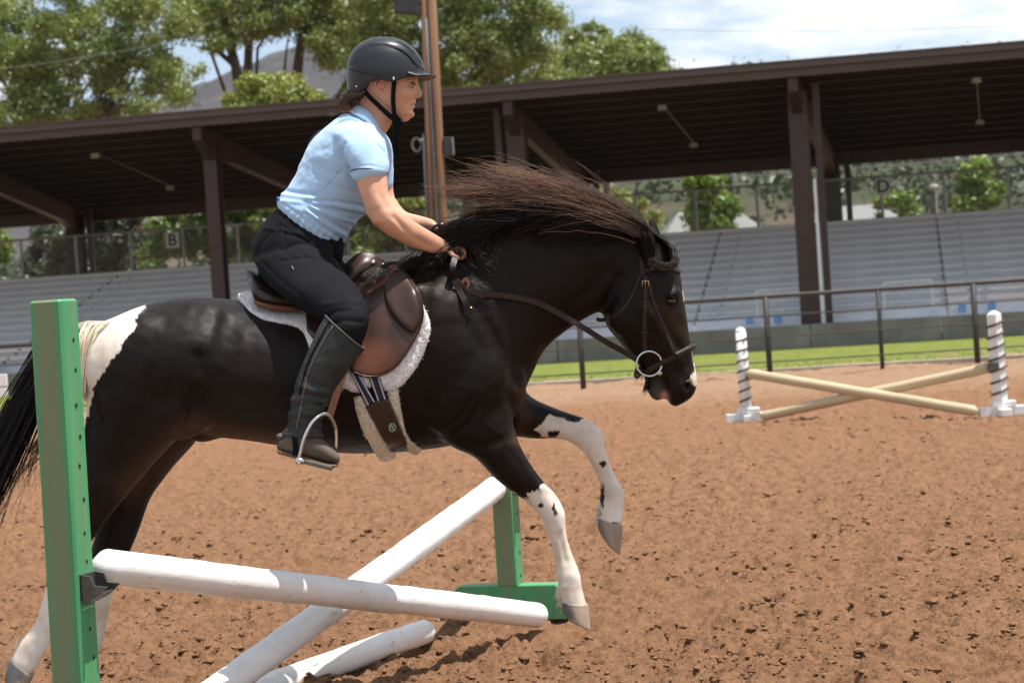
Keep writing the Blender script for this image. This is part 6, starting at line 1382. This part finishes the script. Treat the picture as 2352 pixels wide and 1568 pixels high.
def on_helm(path, r, nm, mat, fl=0.6, off=0.0):
    pts = []
    for x, y in crom(path, 5):
        h_, _ = hit(x, y, HB)
        if h_ is not None: pts.append(h_ + np.array([0, -off, 0]))
    n_ = len(pts); rr = [r * max(.15, math.sin(math.pi * (i + .5) / n_) ** .5) for i in range(n_)]
    return link(nm, MB().tube(pts, rr, 8).mesh(nm, True), mat, helm)
on_helm([(903, 110), (922, 115), (940, 130), (953, 146), (961, 156)], .0042, "vent_slot", M_vent)
on_helm([(908, 95), (925, 102), (944, 116), (955, 127)], .0028, "vent_slot", M_vent); on_helm([(957, 131), (964, 141), (968, 146)], .0026, "vent_slot", M_vent)
on_helm([(800, 160), (818, 164), (840, 172)], .0022, "split_line", M_vent)
for x, y in ((819, 199), (904, 181)):
    h_, _ = hit(x, y, HB)
    if h_ is not None: link("rivet", MB().ell(h_, (.004, .002, .004)).mesh("rivet", True), M_steel, helm)
M_strap = mat_simple("black_webbing", (0.006, 0.006, 0.0065), 0.8, 0.2, 60, spec=0.1)
ribbon("chin_strap", [(906, 186), (904, 205), (903, 230), (905, 256), (908, 274)], [Y0 - .084, Y0 - .082, Y0 - .078, Y0 - .070, Y0 - .060], .016, .003, M_strap, helm)
ribbon("chin_strap", [(834, 206), (850, 224), (872, 245), (890, 262), (905, 275)], [Y0 - .075, Y0 - .078, Y0 - .076, Y0 - .070, Y0 - .062], .017, .003, M_strap, helm)
ribbon("chin_strap", [(900, 262), (908, 272), (915, 280), (917, 282)], [Y0 - .068, Y0 - .060, Y0 - .045, Y0 - .01], .026, .006, M_strap, helm)
ribbon("chin_strap", [(906, 186), (904, 205), (903, 230), (908, 258), (917, 282)], [Y0 + .084, Y0 + .082, Y0 + .078, Y0 + .060, Y0 + .005], .016, .003, M_strap, helm)
ribbon("strap_end", [(911, 280), (912, 300), (911, 330), (910, 360)], [Y0 - .03, Y0 - .03, Y0 - .03, Y0 - .03], .018, .003, M_strap, helm)
# ---- shirt
t = NT("pale_blue_cotton"); v = t.coord(); n1 = t.noise(5, 4, 0.6, v); t.set(Base_Color=t.ramp(n1, [(0.3, (0.345, 0.515, 0.72)), (0.7, (0.40, 0.57, 0.765))]), Roughness=0.85, Specular_IOR_Level=0.2, Sheen_Weight=0.12)
t.bump(t.math('ADD', t.noise(300, 2, 0.5, v), t.math('MULTIPLY', t.noise(22, 4, 0.6, v), 2.0)), 0.12, 0.003); M_shirt = t.m
SH = [(806, 252, 878, 296, Y0, .075), (790, 262, 888, 312, Y0, .115), (764, 280, 898, 340, Y0, .160), (730, 308, 900, 376, Y0, .178), (706, 340, 888, 420, Y0, .176), (684, 388, 866, 458, Y0, .164), (664, 426, 845, 486, Y0, .154), (646, 448, 820, 508, Y0, .156), (636, 464, 804, 530, Y0, .160), (638, 476, 793, 556, Y0, .160), (642, 480, 786, 566, Y0, .158)]
SLN = [(858, 286, 760, 316, Y0 - .12, .066), (882, 318, 776, 340, Y0 - .165, .070), (891, 352, 789, 366, Y0 - .19, .069), (894, 380, 799, 384, Y0 - .205, .067), (893, 397, 806, 393, Y0 - .21, .066), (889, 402, 806, 398, Y0 - .21, .064)]
SLF = [(872, 288, 800, 310, Y0 + .12, .062), (897, 325, 830, 340, Y0 + .17, .064), (904, 370, 842, 378, Y0 + .20, .062), (904, 405, 846, 410, Y0 + .205, .059), (903, 426, 848, 428, Y0 + .205, .057)]
shirt_me = fuse("shirt", [loft(SH, 34, 5), loft(SLN, 26, 5), loft(SLF, 24, 5), E((815, 322), (48, 38, .06), 20, Y0 - .13), E((830, 320), (48, 38, .06), 20, Y0 + .13)], .0052, 6, 0.5)
co = coords(shirt_me); q = PROJ(co); nr = normals(shirt_me); off = np.zeros(len(co)); nearS = (co[:, 1] < Y0).astype(float)
FOLD = [([(725, 461), (770, 462), (834, 474)], 4, -.006), ([(722, 472), (775, 484), (830, 494)], 4.5, -.007), ([(712, 480), (750, 505), (798, 532)], 4, -.007), ([(700, 489), (740, 522), (787, 551)], 4, -.006), ([(693, 498), (735, 535), (776, 559)], 3.5, -.005), ([(720, 466), (770, 473), (830, 484)], 4, .005), ([(716, 476), (760, 495), (815, 512)], 4, .006), ([(705, 485), (745, 513), (792, 541)], 4, .006),
        ([(656, 437), (690, 444), (725, 448)], 4, -.006), ([(648, 446), (680, 452), (715, 456)], 4, .004), ([(640, 462), (665, 462), (690, 466)], 4, .004), ([(794, 382), (760, 420), (725, 459), (687, 503)], 1.8, -.003), ([(784, 342), (786, 358), (796, 374), (803, 388)], 3.0, -.010), ([(790, 330), (780, 350), (785, 370)], 6, -.004), ([(720, 375), (760, 395), (780, 402)], 8, -.004), ([(735, 410), (760, 430), (820, 440)], 7, -.003),
        ([(838, 285), (865, 298), (882, 316)], 3, -.004), ([(868, 335), (884, 350), (888, 365)], 3.5, -.004), ([(805, 386), (845, 379), (888, 388)], 1.4, -.0025), ([(760, 300), (790, 310), (800, 330)], 10, .003), ([(650, 468), (670, 482), (690, 494)], 3, -.004)]
for pl, s_, a_ in FOLD: off += a_ * np.exp(-(line_d(q, pl) / s_) ** 2) * (nearS if True else 1)
off += .0025 * fbm(co * np.array([14, 14, 22]), 3, 2) + 0.0013 * np.sin(q[:, 0] * .30 + q[:, 1] * .22) * np.exp(-(line_d(q, [(660, 490), (720, 524), (782, 556)]) / 16) ** 2) * nearS
set_coords(shirt_me, co + nr * off[:, None]); smooth_np(shirt_me, 1, .3)
shirt = link("shirt", shirt_me, M_shirt, rd)
SB = BVHTree.FromPolygons([tuple(p) for p in coords(shirt_me)], [tuple(p.vertices) for p in shirt_me.polygons])
def col_band(name, rows, th, mat):
    v, f = [], []; rows = [crom(r, 6) for r in rows]; n_ = len(rows[0])
    for r in rows: v += list(r)
    for k in range(len(rows) - 1):
        for i in range(n_ - 1): f.append((k * n_ + i, k * n_ + i + 1, (k + 1) * n_ + i + 1, (k + 1) * n_ + i))
    o = link(name, mesh_np(name, np.array(v), f, True), mat, shirt); md = o.modifiers.new("t", 'SOLIDIFY'); md.thickness = th; md.offset = 0; return o
for sg in (-1, 1):
    W_ = lambda x, y, d: np.array([P(x, y, Y0 - d)[0], Y0 + sg * d, P(x, y, Y0 - d)[2]])
    col_band("collar", [[W_(818, 240, .0), W_(826, 244, .055), W_(848, 258, .078), W_(866, 282, .070), W_(880, 308, .022)], [W_(800, 250, .0), W_(806, 258, .085), W_(838, 278, .108), W_(866, 306, .092), W_(885, 330, .030)]], .004, M_shirt)
M_trim = mat_simple("navy_trim", (0.045, 0.04, 0.10), 0.8)
pts = []
for a in np.linspace(0, 2 * math.pi, 26):
    m = P(848, 398, Y0 - .21); ux = (P(889, 402, Y0 - .21) - P(806, 397, Y0 - .21)) / 2; pts.append(m + ux * math.cos(a) * 1.02 + np.array([0, .066 * math.sin(a), 0]) + np.array([0, 0, .012 * (abs(math.sin(a)))]))
link("sleeve_trim", MB().tube(pts, .0022, 6).mesh("sleeve_trim", True), M_trim, shirt)
for nm, c_, r_ in (("hem_tag", (639, 457), (.006, .010, .008)),): link(nm, MB().ell(P(*c_, Y0 - .07), r_).mesh(nm, True), mat_simple("tag_blue", (0.02, 0.09, 0.45), 0.6), shirt)
link("back_trim", MB().tube([P(x, y, Y0) for x, y in crom([(706, 336), (714, 322), (724, 309), (736, 299)], 4)], .0025, 6).mesh("back_trim", True), M_trim, shirt)
# ---- breeches
t = NT("black_stretch_fabric"); v = t.coord(); t.set(Base_Color=t.ramp(t.noise(6, 5, 0.6, v), [(0.3, (0.0060, 0.0060, 0.0075)), (0.7, (0.0105, 0.0105, 0.0125))]), Roughness=0.8, Specular_IOR_Level=0.10, Sheen_Weight=0.0); t.bump(t.math('ADD', t.noise(400, 2, 0.5, v), t.noise(30, 4, 0.6, v)), 0.12, 0.002); M_br = t.m
HIP = [(646, 466, 792, 548, Y0, .142), (634, 480, 790, 566, Y0, .148), (610, 506, 788, 590, Y0, .165), (590, 536, 775, 620, Y0, .178), (578, 566, 760, 652, Y0, .176), (580, 592, 742, 680, Y0, .155), (592, 616, 720, 692, Y0, .12)]
TH = [(758, 556, 584, 604, Y0 - .10, .105), (772, 594, 608, 645, Y0 - .16, .106), (795, 627, 650, 682, Y0 - .235, .100), (822, 661, 702, 718, Y0 - .30, .090), (842, 696, 738, 740, Y0 - .350, .080), (849, 732, 742, 764, Y0 - .375, .074), (838, 775, 735, 795, Y0 - .380, .066), (820, 815, 720, 830, Y0 - .38, .060)]
th_ = loft(TH, 26, 5); br_me = fuse("breeches", [loft(HIP, 32, 5), th_, mirr(th_)], .0058, 6)
co = coords(br_me); q = PROJ(co); nr = normals(br_me); off = 0
for pl, s_, a_ in [([(640, 530), (690, 545), (740, 572)], 4, -.005), ([(610, 525), (650, 530), (690, 540)], 4, .004), ([(645, 575), (690, 558), (730, 560)], 3.5, -.006), ([(644, 600), (700, 590), (760, 600)], 3, -.004), ([(640, 520), (600, 560), (590, 590)], 4, -.003), ([(734, 738), (770, 715), (800, 712)], 5, -.006), ([(742, 755), (790, 735), (830, 740)], 5, -.005), ([(745, 700), (790, 690), (825, 695)], 6, .004), ([(688, 575), (760, 650), (815, 705)], 2.2, -.002),
                   ([(700, 560), (748, 590), (766, 592)], 5, -.006), ([(652, 522), (655, 580), (690, 600)], 2.2, -.003), ([(620, 500), (690, 545), (770, 590)], 2.2, -.003), ([(600, 600), (640, 640), (690, 680)], 6, -.003)]: off = off + a_ * np.exp(-(line_d(q, pl) / s_) ** 2) * (co[:, 1] < Y0)
off = off + .0011 * fbm(co * 18, 3, 6); set_coords(br_me, co + nr * off[:, None]); smooth_np(br_me, 1, .3); brc = link("breeches", br_me, M_br, rd)
h_, _ = hit(671, 615, BVHTree.FromPolygons([tuple(p) for p in coords(br_me)], [tuple(p.vertices) for p in br_me.polygons])); link("zip_pull", MB().beam(h_ + np.array([0, -.003, .006]), h_ + np.array([.006, -.003, -.007]), .005, .003).mesh("zip_pull"), M_steel, brc)
# ---- half chaps and boots
t = NT("chap_suede"); v = t.coord(); t.set(Base_Color=t.ramp(t.noise(12, 5, 0.65, v), [(0.3, (0.016, 0.018, 0.018)), (0.7, (0.034, 0.037, 0.036))]), Roughness=0.62, Specular_IOR_Level=0.35); t.bump(t.noise(120, 4, 0.6, v), 0.2, 0.002); M_chap = t.m
YC = Y0 - .385
CH = [(836, 801, 748, 724, YC, .074), (826, 818, 727, 762, YC, .074), (804, 846, 700, 822, YC, .070), (782, 880, 680, 876, YC, .063), (763, 912, 669, 918, YC, .056), (746, 944, 662, 952, YC, .050), (741, 975, 656, 984, YC, .047), (745, 1006, 642, 1000, YC, .050)]
cv_ = loft(CH, 30, 7, 2.0, False); ch_me = fuse("half_chap", [cv_], .0048, 2)
co = coords(ch_me); q = PROJ(co); nr = normals(ch_me); off = 0
for pl, s_, a_ in [([(700, 860), (715, 880), (748, 890)], 4, -.006), ([(676, 900), (700, 905), (752, 915)], 5, -.007), ([(668, 935), (700, 925), (745, 935)], 5, -.006), ([(690, 885), (720, 898), (755, 902)], 5, .005), ([(672, 918), (705, 916), (750, 925)], 4, .005), ([(664, 950), (700, 948), (742, 955)], 4, .004), ([(660, 966), (690, 960), (740, 968)], 4, -.006), ([(655, 985), (700, 982), (740, 985)], 4, -.004), ([(768, 735), (742, 772), (714, 820), (700, 870), (694, 905), (684, 950), (676, 985)], 2.2, -.003)]: off = off + a_ * np.exp(-(line_d(q, pl) / s_) ** 2)
set_coords(ch_me, co + nr * (off + .0018 * fbm(co * 24, 3, 3))[:, None]); smooth_np(ch_me, 1, .3)
chap = link("half_chap", ch_me, M_chap, rd)
CB = BVHTree.FromPolygons([tuple(p) for p in coords(ch_me)], [tuple(p.vertices) for p in ch_me.polygons])
def on_chap(path, r, nm, mat):
    pts = []
    for x, y in crom(path, 5):
        h_, _ = hit(x, y, CB)
        if h_ is not None: pts.append(h_ + np.array([0, -.001, 0]))
    return link(nm, MB().tube(pts, r, 6).mesh(nm, True), mat, chap)
on_chap([(772, 738), (752, 768), (724, 818), (706, 862), (699, 895), (690, 940), (680, 985)], .0022, "zip_line", mat_simple("zip_gold", (0.16, 0.125, 0.07), 0.5, 0.3, 60))
on_chap([(762, 730), (742, 764), (714, 818), (698, 862), (688, 905)], .0028, "zip_band", M_strap)
pts = []
for a in np.linspace(0, 2 * math.pi, 30): 
    m = (P(836, 801, YC) + P(748, 724, YC)) / 2; ux = (P(836, 801, YC) - P(748, 724, YC)) / 2; pts.append(m + ux * math.cos(a) * 1.01 + np.array([0, .0745 * math.sin(a), 0]))
link("top_binding", MB().tube(pts, .0035, 6).mesh("top_binding", True), mat_simple("binding_grey", (0.05, 0.052, 0.05), 0.7), chap)
c2 = ch_me.copy(); a = coords(c2); a[:, 1] = 2 * Y0 - a[:, 1]; set_coords(c2, a); c2.flip_normals(); link("half_chap", c2, M_chap, rd)
M_boot = mat_leather("worn_brown_boot", (0.060, 0.045, 0.034), (0.125, 0.092, 0.070), 0.7); M_sole = mat_simple("boot_sole", (0.13, 0.085, 0.045), 0.7, 0.25, 20)
BT = [(652, 1000, 642, 1034, YC + .005, .034), (682, 996, 672, 1042, YC, .041), (714, 1000, 702, 1048, YC - .004, .043), (742, 1010, 732, 1056, YC - .010, .046), (764, 1028, 754, 1062, YC - .014, .043), (778, 1044, 772, 1064, YC - .016, .028)]
b_me = fuse("boot", [loft(BT, 26, 6, 2.3), E((692, 1000), (48, 30, .042), 0, YC)], .0045, 3); boot = link("boot", b_me, M_boot, rd)
SO = [(641, 1030, 641, 1042, YC + .005, .036, 3), (672, 1038, 672, 1050, YC, .040, 3), (702, 1046, 702, 1058, YC - .004, .043, 3), (734, 1055, 734, 1067, YC - .010, .047, 3), (758, 1062, 758, 1073, YC - .014, .044, 3), (776, 1064, 775, 1072, YC - .016, .028, 3)]
so_me = fuse("boot_sole", [loft(SO, 24, 5)], .004, 1); link("boot_sole", so_me, M_sole, boot)
b2_ = b_me.copy(); a = coords(b2_); a[:, 1] = 2 * Y0 - a[:, 1]; set_coords(b2_, a); b2_.flip_normals(); boot2 = link("boot", b2_, M_boot, rd)
link("spur_rest", MB().ell(P(645, 1002, YC), (.016, .03, .012)).mesh("spur_rest", True), mat_simple("suede_grey", (0.075, 0.066, 0.055), 0.85), boot)
ribbon("boot_strap", [(676, 1002), (679, 1025), (678, 1046)], [YC - .045, YC - .047, YC - .045], .018, .003, M_strap, boot)
# ---- crop strap / wrist loop in the far hand
wl_ = crom([(988, 538), (993, 526), (1004, 517), (1016, 517), (1027, 527), (1032, 540)], 4)
link("wrist_loop", MB().tube(PA(wl_, YF - .165), .0042, 8).mesh("wrist_loop", True), M_strap, rd)
ribbon("whip_handle", [(1011, 516), (1012, 535), (1016, 556), (1022, 575)], [YF - .17, YF - .17, YF - .165, YF - .16], .017, .012, M_strap, rd)
link("loop_clasp", MB().ell(P(1015, 516, YF - .168), (.010, .006, .006)).mesh("loop_clasp", True), M_steel, rd)
